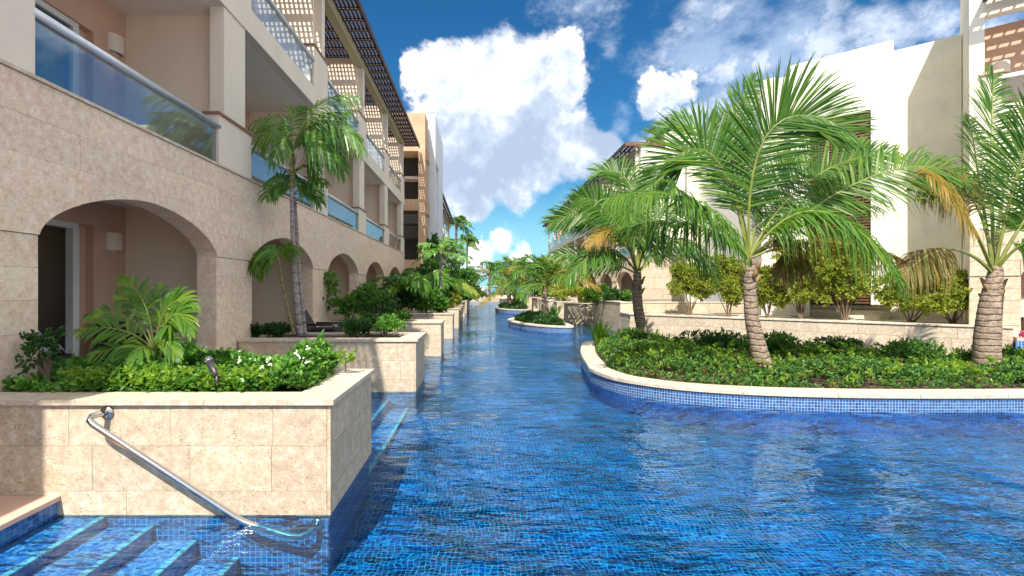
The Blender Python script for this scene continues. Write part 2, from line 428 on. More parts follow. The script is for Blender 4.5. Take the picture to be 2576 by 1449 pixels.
def watermat():
    m, b, p = newmat('pool_water')
    m.node_tree.nodes.remove(p)
    v = pos(b)
    n1 = b.noise(b.vm('MULTIPLY', v, (0.8, 1.5, 1)), 3.4, 3, 0.55)
    n2 = b.noise(b.vm('MULTIPLY', v, (0.8, 1.6, 1)), 10.0, 3, 0.55)
    n3 = b.noise(v, 0.7, 2, 0.5)
    h = b.m('ADD', b.m('ADD', b.m('MULTIPLY', n1, 0.062), b.m('MULTIPLY', n2, 0.014)), b.m('MULTIPLY', n3, 0.10))
    calm = b.mapr(b.noise(b.vm('MULTIPLY', v, (0.7, 0.5, 1)), 0.55, 3, 0.6), 0.38, 0.62, 0.45, 1.25, smooth=True)
    h = b.m('MULTIPLY', h, calm)
    bn = b.n('ShaderNodeBump'); bn.inputs['Strength'].default_value = 0.55; bn.inputs['Distance'].default_value = 1.0
    b.put(bn.inputs['Height'], h)
    fr = b.n('ShaderNodeFresnel'); fr.inputs[0].default_value = 1.50
    b.put(fr.inputs['Normal'], bn.outputs[0])
    t = b.n('ShaderNodeBsdfTransparent'); t.inputs[0].default_value = (0.32, 0.77, 1.0, 1)
    g = b.n('ShaderNodeBsdfGlossy'); g.inputs['Roughness'].default_value = 0.02; g.inputs[0].default_value = (0.62, 0.80, 1.0, 1)
    b.put(g.inputs['Normal'], bn.outputs[0])
    ms = b.n('ShaderNodeMixShader')
    b.put(ms.inputs[0], fr.outputs[0]); b.put(ms.inputs[1], t.outputs[0]); b.put(ms.inputs[2], g.outputs[0])
    out = [x for x in m.node_tree.nodes if x.type == 'OUTPUT_MATERIAL'][0]
    b.put(out.inputs[0], ms.outputs[0])
    return m
M['water'] = watermat()

# ------------------------------------------------------------------ object helpers
WM = {}   # world matrix of every object
FR = {}   # authoring frame of every thing (frame -> world)
I4 = Matrix.Identity(4)

def thing(name, label, cat, loc=(0, 0, 0), rz=0.0, group=None, frame=None):
    """an Empty at the thing's base; parts are written in `frame` coordinates (world unless given)"""
    o = bpy.data.objects.new(name, None)
    o.empty_display_size = 0.2
    COL.objects.link(o)
    o.location = loc; o.rotation_euler = (0, 0, rz)
    WM[o] = Matrix.Translation(Vector(loc)) @ Matrix.Rotation(rz, 4, 'Z')
    FR[o] = frame if frame is not None else I4
    if label: o['label'] = label
    if cat: o['category'] = cat
    if group: o['group'] = group
    return o

def link(name, me, mat, parent=None, local=I4, tagd=None, label=None):
    """link mesh data as an object; `local` places it in the authoring frame of its thing"""
    o = bpy.data.objects.new(name, me)
    COL.objects.link(o)
    fr = I4
    if parent is not None:
        fr = FR[parent]
    w = fr @ local
    WM[o] = w; FR[o] = fr
    if parent is not None:
        o.parent = parent
        o.matrix_parent_inverse = I4
        o.matrix_basis = WM[parent].inverted() @ w
    else:
        o.matrix_basis = w
    if mat is not None and len(me.materials) == 0:
        me.materials.append(M[mat] if isinstance(mat, str) else mat)
    if label: o['label'] = label
    return o

def structure(o):
    o['kind'] = 'structure'; return o
def stuff(o, label, cat=None):
    o['kind'] = 'stuff'; o['label'] = label
    if cat: o['category'] = cat
    return o

UNIT = {}
def unit_cube(mat):
    if mat not in UNIT:
        me = bpy.data.meshes.new('block_' + mat)
        v = [(x, y, z) for x in (-.5, .5) for y in (-.5, .5) for z in (-.5, .5)]
        f = [(0, 1, 3, 2), (4, 6, 7, 5), (0, 4, 5, 1), (2, 3, 7, 6), (0, 2, 6, 4), (1, 5, 7, 3)]
        me.from_pydata(v, [], f); me.polygons.foreach_set('use_smooth', np.zeros(6, dtype=bool)); me.materials.append(M[mat])
        UNIT[mat] = me
    return UNIT[mat]

def box(name, parent, x0, x1, y0, y1, z0, z1, mat, label=None):
    c = Vector(((x0 + x1) / 2, (y0 + y1) / 2, (z0 + z1) / 2))
    L = Matrix.Translation(c) @ Matrix.Diagonal((abs(x1 - x0), abs(y1 - y0), abs(z1 - z0), 1))
    # scale must not be inherited: only leaves of the tree are scaled
    return link(name, unit_cube(mat), mat, parent, L, label=label)

def mesh_np(name, V, F, mat=None, smooth=False, uv=None):
    """V (n,3) array, F (m,3|4) int array"""
    me = bpy.data.meshes.new(name)
    V = np.asarray(V, dtype=np.float32); F = np.asarray(F, dtype=np.int32)
    n, k = F.shape
    me.vertices.add(len(V)); me.vertices.foreach_set('co', V.ravel())
    me.loops.add(n * k); me.loops.foreach_set('vertex_index', F.ravel())
    me.polygons.add(n)
    me.polygons.foreach_set('loop_start', np.arange(0, n * k, k, dtype=np.int32))
    me.polygons.foreach_set('loop_total', np.full(n, k, dtype=np.int32))
    me.polygons.foreach_set('use_smooth', np.full(n, bool(smooth)))
    if uv is not None:
        l = me.uv_layers.new(name='UVMap'); l.data.foreach_set('uv', np.asarray(uv, dtype=np.float32)[F.ravel()].ravel())
    me.update()
    if mat: me.materials.append(M[mat])
    return me

def boxes_mesh(name, bs, mat):
    """many boxes as one mesh (only for cores and pieces past the limit)"""
    V = []; F = []
    for (x0, x1, y0, y1, z0, z1) in bs:
        k = len(V)
        V += [(x, y, z) for x in (x0, x1) for y in (y0, y1) for z in (z0, z1)]
        F += [tuple(k + i for i in f) for f in [(0, 1, 3, 2), (4, 6, 7, 5), (0, 4, 5, 1), (2, 3, 7, 6), (0, 2, 6, 4), (1, 5, 7, 3)]]
    return mesh_np(name, V, F, mat)

def tube_np(pts, rad, seg=8, cap=True):
    pts = [Vector(p) for p in pts]
    n = len(pts)
    if not hasattr(rad, '__len__'): rad = [rad] * n
    V = []; F = []
    ref = None
    for i, p in enumerate(pts):
        t = (pts[min(i + 1, n - 1)] - pts[max(i - 1, 0)]).normalized()
        if ref is None:
            ref = t.orthogonal().normalized()
        ref = (ref - t * ref.dot(t)).normalized()
        bt = t.cross(ref)
        for j in range(seg):
            a = 2 * math.pi * j / seg
            V.append(p + (ref * math.cos(a) + bt * math.sin(a)) * rad[i])
    for i in range(n - 1):
        for j in range(seg):
            a = i * seg + j; b = i * seg + (j + 1) % seg
            F.append((a, b, b + seg, a + seg))
    if cap:
        for i0, rev in ((0, True), ((n - 1) * seg, False)):
            V.append(pts[0] if rev else pts[-1]); k = len(V) - 1
            for j in range(seg):
                a = i0 + j; b = i0 + (j + 1) % seg
                F.append((b, a, k, k) if rev else (a, b, k, k))
    return [tuple(v) for v in V], F

def tube_mesh(name, pts, rad, mat, seg=8):
    V, F = tube_np(pts, rad, seg)
    me = bpy.data.meshes.new(name)
    F2 = [f if f[2] != f[3] else f[:3] for f in F]
    me.from_pydata(V, [], F2)
    me.polygons.foreach_set('use_smooth', np.ones(len(me.polygons), dtype=bool))
    me.materials.append(M[mat])
    return me

def bez(p0, p1, p2, n):
    p0, p1, p2 = Vector(p0), Vector(p1), Vector(p2)
    return [p0 * (1 - t) ** 2 + p1 * 2 * t * (1 - t) + p2 * t * t for t in [i / (n - 1) for i in range(n)]]

def P(px, py, Y):
    """point at real depth Y that the photo shows at (px, py) of 4000x2250"""
    return Vector(((px - 1873) / FPX * Y, Y, CAMZ + (1129 - py) / FPX * Y))
KD = 4000 / 2576
def PD(x, y, Y):
    return P(x * KD, y * KD, Y)

# ------------------------------------------------------------------ ground, water, pool shell
def sheet(name, x0, x1, y0, y1, z, mat):
    me = mesh_np(name, [(x0, y0, z), (x1, y0, z), (x1, y1, z), (x0, y1, z)], [(0, 1, 2, 3)], mat)
    return structure(link(name, me, mat))
def seam(b, v):
    n = b.noise(b.vm('MULTIPLY', v, (0.02, 0.12, 1)), 2.0, 5, 0.7)
    return b.mix(b.mapr(n, 0.4, 0.65), (0.010, 0.10, 0.26), (0.03, 0.22, 0.40))
_m, _b, _p = newmat('sea_water')
_b.put(_p.inputs['Base Color'], seam(_b, pos(_b))); _p.inputs['Roughness'].default_value = 0.3
M['sea'] = _m
sheet('sea', -5000, 5000, 108, 7000, 0.20, 'sea')
sheet('far_lawn', -160, 160, 72.5, 108.5, 0.45, 'land')
sheet('left_terrace', -60, -4.40, -30, 72.5, 0.55, 'paving')
sheet('right_ground', 16.2, 120, -30, 72.5, 0.40, 'paving')
sheet('rear_deck', -4.40, 16.2, -30, -2.2, 0.157, 'deck')
FLOOR = [(-2.2, -.52), (4.6, -.52), (6.5, -.42), (9.0, -.30), (14.0, -.22), (22.0, -.15), (72.5, -.11)]
_V = []; _F = []
for _i, (_y, _z) in enumerate(FLOOR):
    _V += [(-4.4, _y, _z), (16.2, _y, _z)]
    if _i: _F.append((2 * _i - 2, 2 * _i - 1, 2 * _i + 1, 2 * _i))
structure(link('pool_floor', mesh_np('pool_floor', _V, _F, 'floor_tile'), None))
sheet('pool_water', -4.40, 16.2, -2.2, 72.5, 0.0, 'water')
structure(link('pool_end_wall', boxes_mesh('pool_end_wall', [(-4.4, 16.2, 72.0, 72.5, -0.52, 0.42), (-4.4, 16.2, -2.6, -2.2, -0.52, 0.153)], 'stone'), None))

# ------------------------------------------------------------------ wings of the hotel
def arch_z(a, l, r, zs, rise):
    t = abs((a - (l + r) / 2) / ((r - l) / 2))
    if t >= 1: return zs
    return zs + rise * (1 - t ** 1.75) ** (1 / 1.62)

def arched(name, parent, a0, a1, z0, z1, openings, d0, d1, mat, step=0.09, label=None):
    """slab between depths d0 (front) and d1 over a0..a1, with arched voids cut from below"""
    xs = [a0]
    k = max(1, int(math.ceil((a1 - a0) / 0.6)))
    pts = {round(a0, 4), round(a1, 4)}
    for (l, r, zs, rise) in openings:
        if r <= a0 or l >= a1: continue
        lo, hi = max(l, a0), min(r, a1)
        n = max(2, int((hi - lo) / step) + 1)
        # denser towards the springing
        for i in range(n + 1): pts.add(round(lo + (hi - lo) * i / n, 4))
        for q in (0.01, 0.03, 0.07):
            if l + q < hi and l + q > lo: pts.add(round(l + q, 4))
            if r - q < hi and r - q > lo: pts.add(round(r - q, 4))
    xs = sorted(pts)
    def low(a, mid):
        for (l, r, zs, rise) in openings:
            if l < mid < r: return min(z1, max(z0, arch_z(a, l, r, zs, rise)))
        return z0
    V = []; F = []; prev = -99
    for i in range(len(xs) - 1):
        a, b_ = xs[i], xs[i + 1]; mid = (a + b_) / 2
        la, lb = low(a, mid), low(b_, mid)
        if z1 - la < 0.012 and z1 - lb < 0.012: continue
        k = len(V)
        V += [(a, d0, la), (b_, d0, lb), (b_, d0, z1), (a, d0, z1), (a, d1, la), (b_, d1, lb), (b_, d1, z1), (a, d1, z1)]
        F += [(k, k + 1, k + 2, k + 3), (k + 5, k + 4, k + 7, k + 6), (k, k + 4, k + 5, k + 1), (k + 3, k + 2, k + 6, k + 7)]
        if i == 0 or abs(prev - la) > 0.01: F.append((k, k + 3, k + 7, k + 4))
        nxt = low(b_, (b_ + xs[i + 2]) / 2) if i < len(xs) - 2 else 99
        if abs(nxt - lb) > 0.01: F.append((k + 1, k + 5, k + 6, k + 2))
        prev = lb
    if not F: return None
    return link(name, mesh_np(name, V, F, mat), None, parent, label=label)

def slab_rows(parent, a0, a1, rows, openings, d0, d1, mat, width=0.78, gap=0.006, skip=lambda a, b, z: False, name='stone_slab', phase=0.0):
    """cut-stone cladding, every stone a part of its own; rows = [(z0, z1), ...]"""
    n = 0
    for ri, (z0, z1) in enumerate(rows):
        a = a0 - ((ri * 0.41 + phase) % 1.0) * width
        while a < a1:
            w = width * (0.86 + 0.28 * rnd.random())
            l, r = max(a, a0), min(a + w, a1)
            if a1 - r < 0.12: r = a1
            a = r if r > a else a + w
            if r - l < 0.02: continue
            if skip(l, r, z0): continue
            pr = rnd.uniform(0, 0.003)
            touched = any(l < q[1] and r > q[0] for q in openings)
            if touched:
                arched(name, parent, l + gap, r - gap, z0 + gap, z1 - gap, openings, d0 - pr, d1, mat)
            else:
                box(name, parent, l + gap, r - gap, d0 - pr, d1, z0 + gap, z1 - gap, mat)
            n += 1
            if r >= a1: break
    return n

def rows_between(z0, z1, h):
    n = max(1, round((z1 - z0) / h)); k = (z1 - z0) / n
    return [(z0 + i * k, z0 + (i + 1) * k) for i in range(n)]

# --- left wing: frame a = world Y, d = depth behind the facade plane x = -4.37
LF = Matrix.Translation((-4.37, 0, 0)) @ Matrix.Rotation(R(90), 4, 'Z')
C = [-0.55, 4.31, 8.97, 13.78, 18.67, 23.55, 28.42]
Z_SP, Z_LEDGE, Z_S3, Z_F3, Z_BM = 2.39, 3.91, 6.72, 7.20, 10.15
hotel = thing('hotel_wing', 'long cream hotel wing over pink stone arches along the left side of the canal', 'building', (-5.4, 14, 0.5), 0, frame=LF)
ops = [(C[i] + 0.65, C[i + 1] - 0.65, Z_SP, 0.61) for i in range(6)]
A0, A1 = -6.0, 29.05
pod = arched('podium_wall', hotel, A0, A1, Z_SP, Z_LEDGE - 0.002, ops, 0.022, 0.34, 'facade_stone')
ups = rows_between(Z_SP, Z_LEDGE - 0.004, 0.38)
slab_rows(pod, -1.0, A1, ups, ops, 0.0, 0.024, 'facade_stone', width=0.98, gap=0.0009)
for i, c in enumerate(C):
    a, b_ = c - 0.65, min(c + 0.65, A1)
    if i == 0: a = A0
    pl = box('pillar', hotel, a, b_, 0.045, 0.34, 0.3, Z_SP - 0.002, 'facade_stone')
    for (z0, z1) in rows_between(0.45, Z_SP - 0.004, 0.335):
        if i == 0: continue
        m_ = (a + b_) / 2 + rnd.uniform(-0.25, 0.25)
        g = 0.0014
        box('stone_slab', pl, a + g, b_ - g if i % 2 else m_ - g, 0.016, 0.047, z0 + g, z1 - g, 'facade_stone')
        if not i % 2: box('stone_slab', pl, m_ + g, b_ - g, 0.016, 0.047, z0 + g, z1 - g, 'facade_stone')
box('ledge_coping', hotel, A0, A1 + 0.02, -0.028, 0.36, Z_LEDGE, Z_LEDGE + 0.035, 'coping')
U0 = C[0] - 0.05
box('floor_slab', hotel, A0, A1, 0.345, 2.2, 3.30, 3.52, 'ceiling', label='ceiling of the ground floor loggias')
box('floor_slab', hotel, U0, A1, 0.06, 2.2, Z_S3, 7.02, 'ceiling')
box('balcony_beam', hotel, U0, A1, 0.0, 0.20, Z_S3 - 0.003, Z_F3, 'plaster')
box('roof_beam', hotel, U0, A1, 0.0, 0.28, Z_BM, Z_BM + 0.31, 'beam', label='long olive beige beam under the pergola')
box('rear_wall', hotel, A0, A1, 2.25, 2.45, 0.3, 10.3, 'brown_wall') if False else None
def back_bay(i, z0, z1, door, ztop):
    l, r = C[i] + 0.08, C[i + 1] - 0.08
    dl, dr = l + 0.75, C[i + 1] - 1.06
    if not door:
        box('rear_wall', hotel, l, r, 1.93, 2.13, z0, z1, 'brown_wall'); return None
    w = box('rear_wall', hotel, dr + 0.24, r, 1.93, 2.13, z0, z1, 'brown_wall')
    box('rear_wall', hotel, l, dl - 0.02, 1.93, 2.13, z0, z1, 'brown_wall')
    box('rear_wall', hotel, dl - 0.02, dr + 0.24, 1.93, 2.13, ztop + 0.09, z1, 'brown_wall')
    box('rear_wall', hotel, dr + 0.02, dr + 0.24, 2.07, 2.2, z0, ztop + 0.09, 'brown_wall', label='recessed strip of brown wall beside the door')
    return dl, dr
FL = [(0.50, 3.30, 2.80), (3.52, Z_S3, 5.95), (7.02, 10.48, 9.4)]
for i in range(6):
    for fl, (z0, z1, zt) in enumerate(FL):
        if fl == 2 and i == 0: pass
        dd = back_bay(i, z0, z1, i in (0, 1, 2), zt)
        if dd:
            dl, dr = dd
            fr = link('sliding_door', boxes_mesh('door_frame', [(dl, dl + .10, 1.99, 2.09, z0, zt), (dr - .12, dr, 1.97, 2.09, z0, zt), (dl, dr, 1.98, 2.09, zt - .0, zt + .09),
                      ((dl + dr) / 2 - .05, (dl + dr) / 2 + .05, 2.0, 2.08, z0, zt)], 'metal_white'), None, hotel)
            if fl > 0:
                box('door_pane', fr, dl + .1, (dl + dr) / 2 - .05, 2.03, 2.042, z0, zt, 'window_glass')
                box('door_pane', fr, (dl + dr) / 2 + .05, dr - .12, 2.03, 2.042, z0, zt, 'window_glass')
                cv = []; cf = []
                n = 90
                for q in range(n + 1):
                    a = dl + .1 + (dr - dl - .2) * q / n
                    d = 2.20 + 0.035 * math.sin(q * 0.95) + 0.015 * math.sin(q * 2.3)
                    cv += [(a, d, z0), (a, d, zt)]
                    if q: cf.append((2 * q - 2, 2 * q, 2 * q + 1, 2 * q - 1))
                link('curtain', mesh_np('curtain', cv, cf, 'curtain', smooth=True), None, fr)
            else:
                box('door_pane', fr, dl + .1, (dl + dr) / 2 - .05, 2.03, 2.042, z0, zt, 'window_glass')
            # the room behind
            link('room_shell', boxes_mesh('room_shell', [(dl - 1, dr + 1.2, 5.4, 5.5, z0, zt + .3), (dl - 1.1, dl - 1, 2.3, 5.4, z0, zt + .3), (dr + 1.2, dr + 1.3, 2.3, 5.4, z0, zt + .3),
                      (dl - 1, dr + 1.2, 2.3, 5.4, zt + .3, zt + .4), (dl - 1, dr + 1.2, 2.14, 2.20, zt + .09, zt + .3)], 'dark_room'), None, hotel) if 'dark_room' in M else None
for i, c in enumerate(C):
    e = 0.08
    if i == 0: continue
    hi = min(c + e, A1)
    box('partition_wall', hotel, c - e, hi, 0.345, 2.25, 0.5, 3.30, 'partition')
    box('partition_wall', hotel, c - e, hi, 0.27, 2.25, 3.52, Z_S3, 'partition')
    box('partition_wall', hotel, c - e, hi, 0.205, 2.25, 7.02, 10.46, 'partition')
    b2 = min(c + 0.60, A1)
    box('pedestal', hotel, c - 0.60, b2, 0.001, 0.24, Z_LEDGE + 0.035, 4.78, 'plaster')
    box('pedestal_cap', hotel, c - 0.63, b2 + 0.02 if b2 < A1 else A1, -0.03, 0.27, 4.78, 4.825, 'trim')
    box('column', hotel, c - 0.37, min(c + 0.40, A1 - .01), 0.03, 0.275, 4.825, Z_S3 - 0.003, 'plaster')
    box('pedestal', hotel, c - 0.60, b2, 0.002, 0.24, Z_F3, 8.28, 'plaster')
    box('pedestal_cap', hotel, c - 0.63, b2 + 0.02 if b2 < A1 else A1, -0.03, 0.27, 8.28, 8.325, 'trim')
    box('column', hotel, c + 0.08, c + 0.36, 0.012, 0.20, 8.325, Z_BM, 'plaster')
# first pillar of the upper floors, solid
box('end_wall', hotel, U0, U0 + 0.2, 0.25, 6, 3.6, 10.4, 'plaster')
def railing(i, z0, ztop):
    l, r = C[i] + 0.60, C[i + 1] - 0.60
    if i == 0: l = C[0] + 0.1
    me = tube_mesh('handrail', [(l - 0.02, 0.03, ztop), (r + 0.05, 0.03, ztop)], 0.047, 'rail_metal', 16)
    h = link('balcony_handrail', me, None, hotel)
    n = 3
    for q in range(n):
        x0 = l + (r - l) * q / n; x1 = l + (r - l) * (q + 1) / n
        box('glass_panel', h, x0 + 0.006, x1 - 0.006, 0.045, 0.057, z0, ztop - 0.02, 'glass')
for i in range(6):
    railing(i, Z_LEDGE + 0.04, 4.585)
    railing(i, Z_F3 + 0.003, 7.90)

def pergola(name, label, frame, a0, a1, d0, d1, z, pitch, group=None, joists=True, cat='pergola', w=0.045, base=(0, 0, 0)):
    t = thing(name, label, cat, base, 0, frame=frame, group=group)
    n = int((d1 - d0) / pitch)
    for k in range(n + 1):
        d = d0 + 0.06 + (d1 - d0 - 0.12) * k / n
        box('long_slat', t, a0, a1, d - w * .6, d + w * .6, z - 0.02, z + 0.045, 'slat')
    n = int((a1 - a0) / pitch)
    for k in range(n + 1):
        a = a0 + (a1 - a0) * k / n
        if k % 5 == 0 and joists:
            box('joist', t, a - 0.045, a + 0.045, d0, d1, z - 0.09, z - 0.002, 'slat')
        box('cross_slat', t, a - w * .22, a + w * .22, d0, d1, z + 0.047, z + 0.072, 'slat')
    box('fascia', t, a0, a1, d0 - 0.05, d0 - 0.002, z - 0.10, z + 0.10, 'slat')
    return t
pergola('pergola', 'dark wood lattice pergola over the top balconies of the long left wing', LF, U0, 30.3, -0.70, 1.95, 10.50, 0.127, base=(-5, 14, 10.5))

def sconce(label, loc, ang, r=0.16, h=0.30, group=None):
    """half-round shade on a wall; ang = direction it faces"""
    t = thing('wall_lamp', label, 'wall lamp', loc, ang, group=group)
    FR[t] = WM[t]
    V = []; F = []
    n = 14
    for k in range(n + 1):
        a = -math.pi / 2 + math.pi * k / n
        V += [(r * 0.75 * math.cos(a), r * math.sin(a), -h / 2), (r * 0.75 * math.cos(a), r * math.sin(a), h / 2),
              ((r - .012) * 0.75 * math.cos(a), (r - .012) * math.sin(a), -h / 2), ((r - .012) * 0.75 * math.cos(a), (r - .012) * math.sin(a), h / 2)]
        if k:
            q = 4 * k
            F += [(q - 4, q, q + 1, q - 3), (q - 2, q - 1, q + 3, q + 2), (q - 3, q + 1, q + 3, q - 1), (q - 4, q - 2, q + 2, q)]
    link('lamp_shade', mesh_np('lamp_shade', V, F, 'lamp', smooth=False), None, t)
    box('back_plate', t, -0.0, 0.02, -0.08, 0.08, -0.17, 0.12, 'lamp')
    link('bulb', tube_mesh('bulb', [(0.06, 0, -0.09), (0.06, 0, 0.06)], [0.03, 0.03], 'lamp', 10), None, t)
    return t
XB = -4.37 - 1.93
sconce('white half-round wall lamp beside the open door under the nearest arch', (XB, 8.58, 2.66), 0)
sconce('white half-round wall lamp on the brown wall behind the nearest glass balcony railing', (XB, 8.62, 6.06), 0)

# --- terracotta stair tower, white tower, far wing on the left
tow = thing('stair_tower', 'terracotta stair tower with two dark openings at the end of the left wing', 'tower', (-5, 31.5, 0.5))
TX = -3.33
box('corner_pier', tow, TX - 0.42, TX, 30.6, 32.4, 0.4, 12.68, 'terracotta')
box('front_wall', tow, -7.2, TX - 0.42, 30.62, 32.4, 10.32, 12.66, 'terracotta')
box('middle_band', tow, -7.2, TX - 0.42, 30.60, 31.0, 6.70, 7.36, 'terracotta')
box('lower_wall', tow, -7.2, TX - 0.42, 30.62, 31.0, 0.4, 3.65, 'terracotta')
box('middle_band', tow, TX - 0.30, TX + 0.10, 30.9, 32.45, 6.5, 7.3, 'terracotta')
box('middle_band', tow, TX - 0.30, TX + 0.08, 31.2, 32.45, 9.9, 10.6, 'terracotta')
box('back_wall', tow, -7.2, TX - 0.42, 32.25, 32.4, 0.4, 10.32, 'dark')  # near-black colour puts in the shade inside the openings
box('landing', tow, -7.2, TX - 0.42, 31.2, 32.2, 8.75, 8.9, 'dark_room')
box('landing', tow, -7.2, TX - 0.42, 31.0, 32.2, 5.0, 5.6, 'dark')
wt_ = thing('white_tower', 'tall white tower block with a narrow recessed window behind the terracotta stair tower', 'tower', (-4.5, 36, 0.5))
WX = -2.90
box('front_wall', wt_, -7.5, WX - 0.02, 32.7, 33.0, 0.4, 13.3, 'grey_white')
box('side_wall', wt_, WX - 0.4, WX, 32.69, 33.2, 0.4, 13.3, 'grey_white')
box('side_wall', wt_, WX - 0.4, WX, 33.2, 35.6, 10.3, 13.3, 'grey_white')
box('side_wall', wt_, WX - 0.4, WX, 35.6, 39.5, 0.4, 13.3, 'grey_white')
box('recess_wall', wt_, WX - 0.5, WX - 0.41, 33.2, 35.6, 0.4, 10.3, 'grey_white')
for k in range(3):
    wn = box('window', wt_, WX - 0.41, WX - 0.36, 33.7, 35.2, 1.2 + 3.1 * k, 3.2 + 3.1 * k, 'metal_white')
    box('window_pane', wn, WX - 0.36, WX - 0.35, 33.8, 35.1, 1.3 + 3.1 * k, 3.1 + 3.1 * k, 'window_glass')
box('back_wall', wt_, -7.5, WX - 0.4, 39.2, 39.5, 0.4, 13.3, 'grey_white')

def simple_wing(t, fr, a0, n, P_, zl, stone_lo=True):
    """plainer three-storey wing with columns, openings and arches, for the distance"""
    a1 = a0 + n * P_
    ops_ = [(a0 + i * P_ + 0.65, a0 + (i + 1) * P_ - 0.65, 2.39, 0.61) for i in range(n)]
    arched('podium_wall', t, a0, a1, 2.39, 3.9, ops_, 0.0, 0.34, 'facade_stone')
    box('ledge_coping', t, a0, a1, -0.03, 0.36, 3.9, 3.94, 'coping')
    box('rear_wall', t, a0, a1, 1.93, 2.1, 0.4, 10.4, 'brown_wall')
    box('floor_slab', t, a0, a1, 0.35, 1.93, 3.3, 3.5, 'ceiling')
    box('floor_slab', t, a0, a1, 0.06, 1.93, 6.72, 7.0, 'ceiling')
    box('balcony_beam', t, a0, a1, 0.0, 0.2, 6.72, 7.2, 'plaster')
    box('roof_beam', t, a0, a1, 0.0, 0.28, 10.15, 10.46, 'beam')
    for i in range(n + 1):
        c = a0 + i * P_
        l, r = max(a0, c - .65), min(a1, c + .65)
        box('pillar', t, l, r, 0.03, 0.34, 0.3, 2.388, 'facade_stone')
        for (z0, z1) in ((3.94, 4.8), (7.2, 8.3)):
            box('pedestal', t, l + .04, r - .04, 0.004, 0.24, z0, z1, 'plaster')
        box('column', t, max(a0, c - .37), min(a1, c + .37), 0.02, 0.27, 4.8, 6.72, 'plaster')
        box('column', t, max(a0, c - .14), min(a1, c + .14), 0.012, 0.2, 8.3, 10.15, 'plaster')
        if 0 < i < n:
            box('partition_wall', t, c - .08, c + .08, 0.35, 1.93, 0.4, 10.4, 'partition')
        if i < n:
            for (z0, z1) in ((3.94, 4.58), (7.2, 7.9)):
                h = box('balcony_handrail', t, c + .6, c + P_ - .6, -0.02, 0.07, z1 - .04, z1 + .04, 'rail_metal')
                box('glass_panel', h, c + .62, c + P_ - .62, 0.02, 0.035, z0, z1 - .04, 'glass')
            for (z0, z1) in ((0.5, 2.7), (3.5, 5.9), (7.0, 9.3)):
                w_ = box('window', t, c + 1.2, c + P_ - 1.2, 1.88, 1.93, z0, z1, 'metal_white')
                box('window_pane', w_, c + 1.3, c + P_ - 1.3, 1.86, 1.879, z0, z1 - .1, 'window_glass')
LF2 = Matrix.Translation((-3.95, 0, 0)) @ Matrix.Rotation(R(90), 4, 'Z')
far_l = thing('hotel_wing', 'distant cream hotel wing with balconies beyond the white tower on the left', 'building', (-5, 56, 0.5), frame=LF2)
simple_wing(far_l, LF2, 41.6, 5, 4.87, 0)
pergola('pergola', 'small looking distant brown pergola beyond the white tower on the left', LF2, 42, 66, -0.60, 1.9, 10.50, 0.30, w=0.14, base=(-4.5, 54, 10.5))
# --- right wing (straight part): frame a runs towards the camera
RF = Matrix.Translation((9.5, 72, 0)) @ Matrix.Rotation(R(-90), 4, 'Z')   # a = 72 - Y, d = X - 9.5
far_r = thing('hotel_wing', 'cream hotel wing over stone arches on the right behind the coconut palms', 'building', (12, 50, 0.5), frame=RF)
simple_wing(far_r, RF, 41.6 - 8 * 4.87, 8, 4.87, 0)
box('end_wall', far_r, 41.3, 41.6, 2.1, 9, 0.4, 10.6, 'white_plaster')
pergola('pergola', 'brown pergola on the right wing with its front edge above the palms', RF, 2.6, 41.9, -0.72, 1.9, 10.55, 0.28, w=0.12, base=(9.5, 50, 10.5))
ew = thing('end_block', 'white end block of the right wing on a cream stone base', 'building', (13, 30, 0.5))
box('upper_wall', ew, 9.72, 16.2, 30.05, 30.38, 3.92, 10.62, 'white_plaster')
box('base_wall', ew, 9.5, 16.2, 30.06, 30.38, 0.4, 3.88, 'joint')
box('ledge_coping', ew, 9.47, 16.2, 29.98, 30.38, 3.88, 3.92, 'coping')
box('roof_fascia', ew, 8.75, 11.2, 29.95, 30.04, 10.45, 10.68, 'louvre')
slab_rows(ew, 9.5, 16.2, rows_between(1.2, 3.87, 0.66), [], 30.03, 30.06, 'stone', width=1.5)
st = thing('stair_tower', 'dark brown slatted stair tower rising above the roof of the right wing', 'tower', (12.5, 34, 0.5))
box('side_wall', st, 11.45, 12.9, 31.5, 36, 0.4, 12.0, 'louvre')
box('front_wall', st, 11.6, 13.6, 31.2, 31.49, 10.6, 12.1, 'white_plaster')

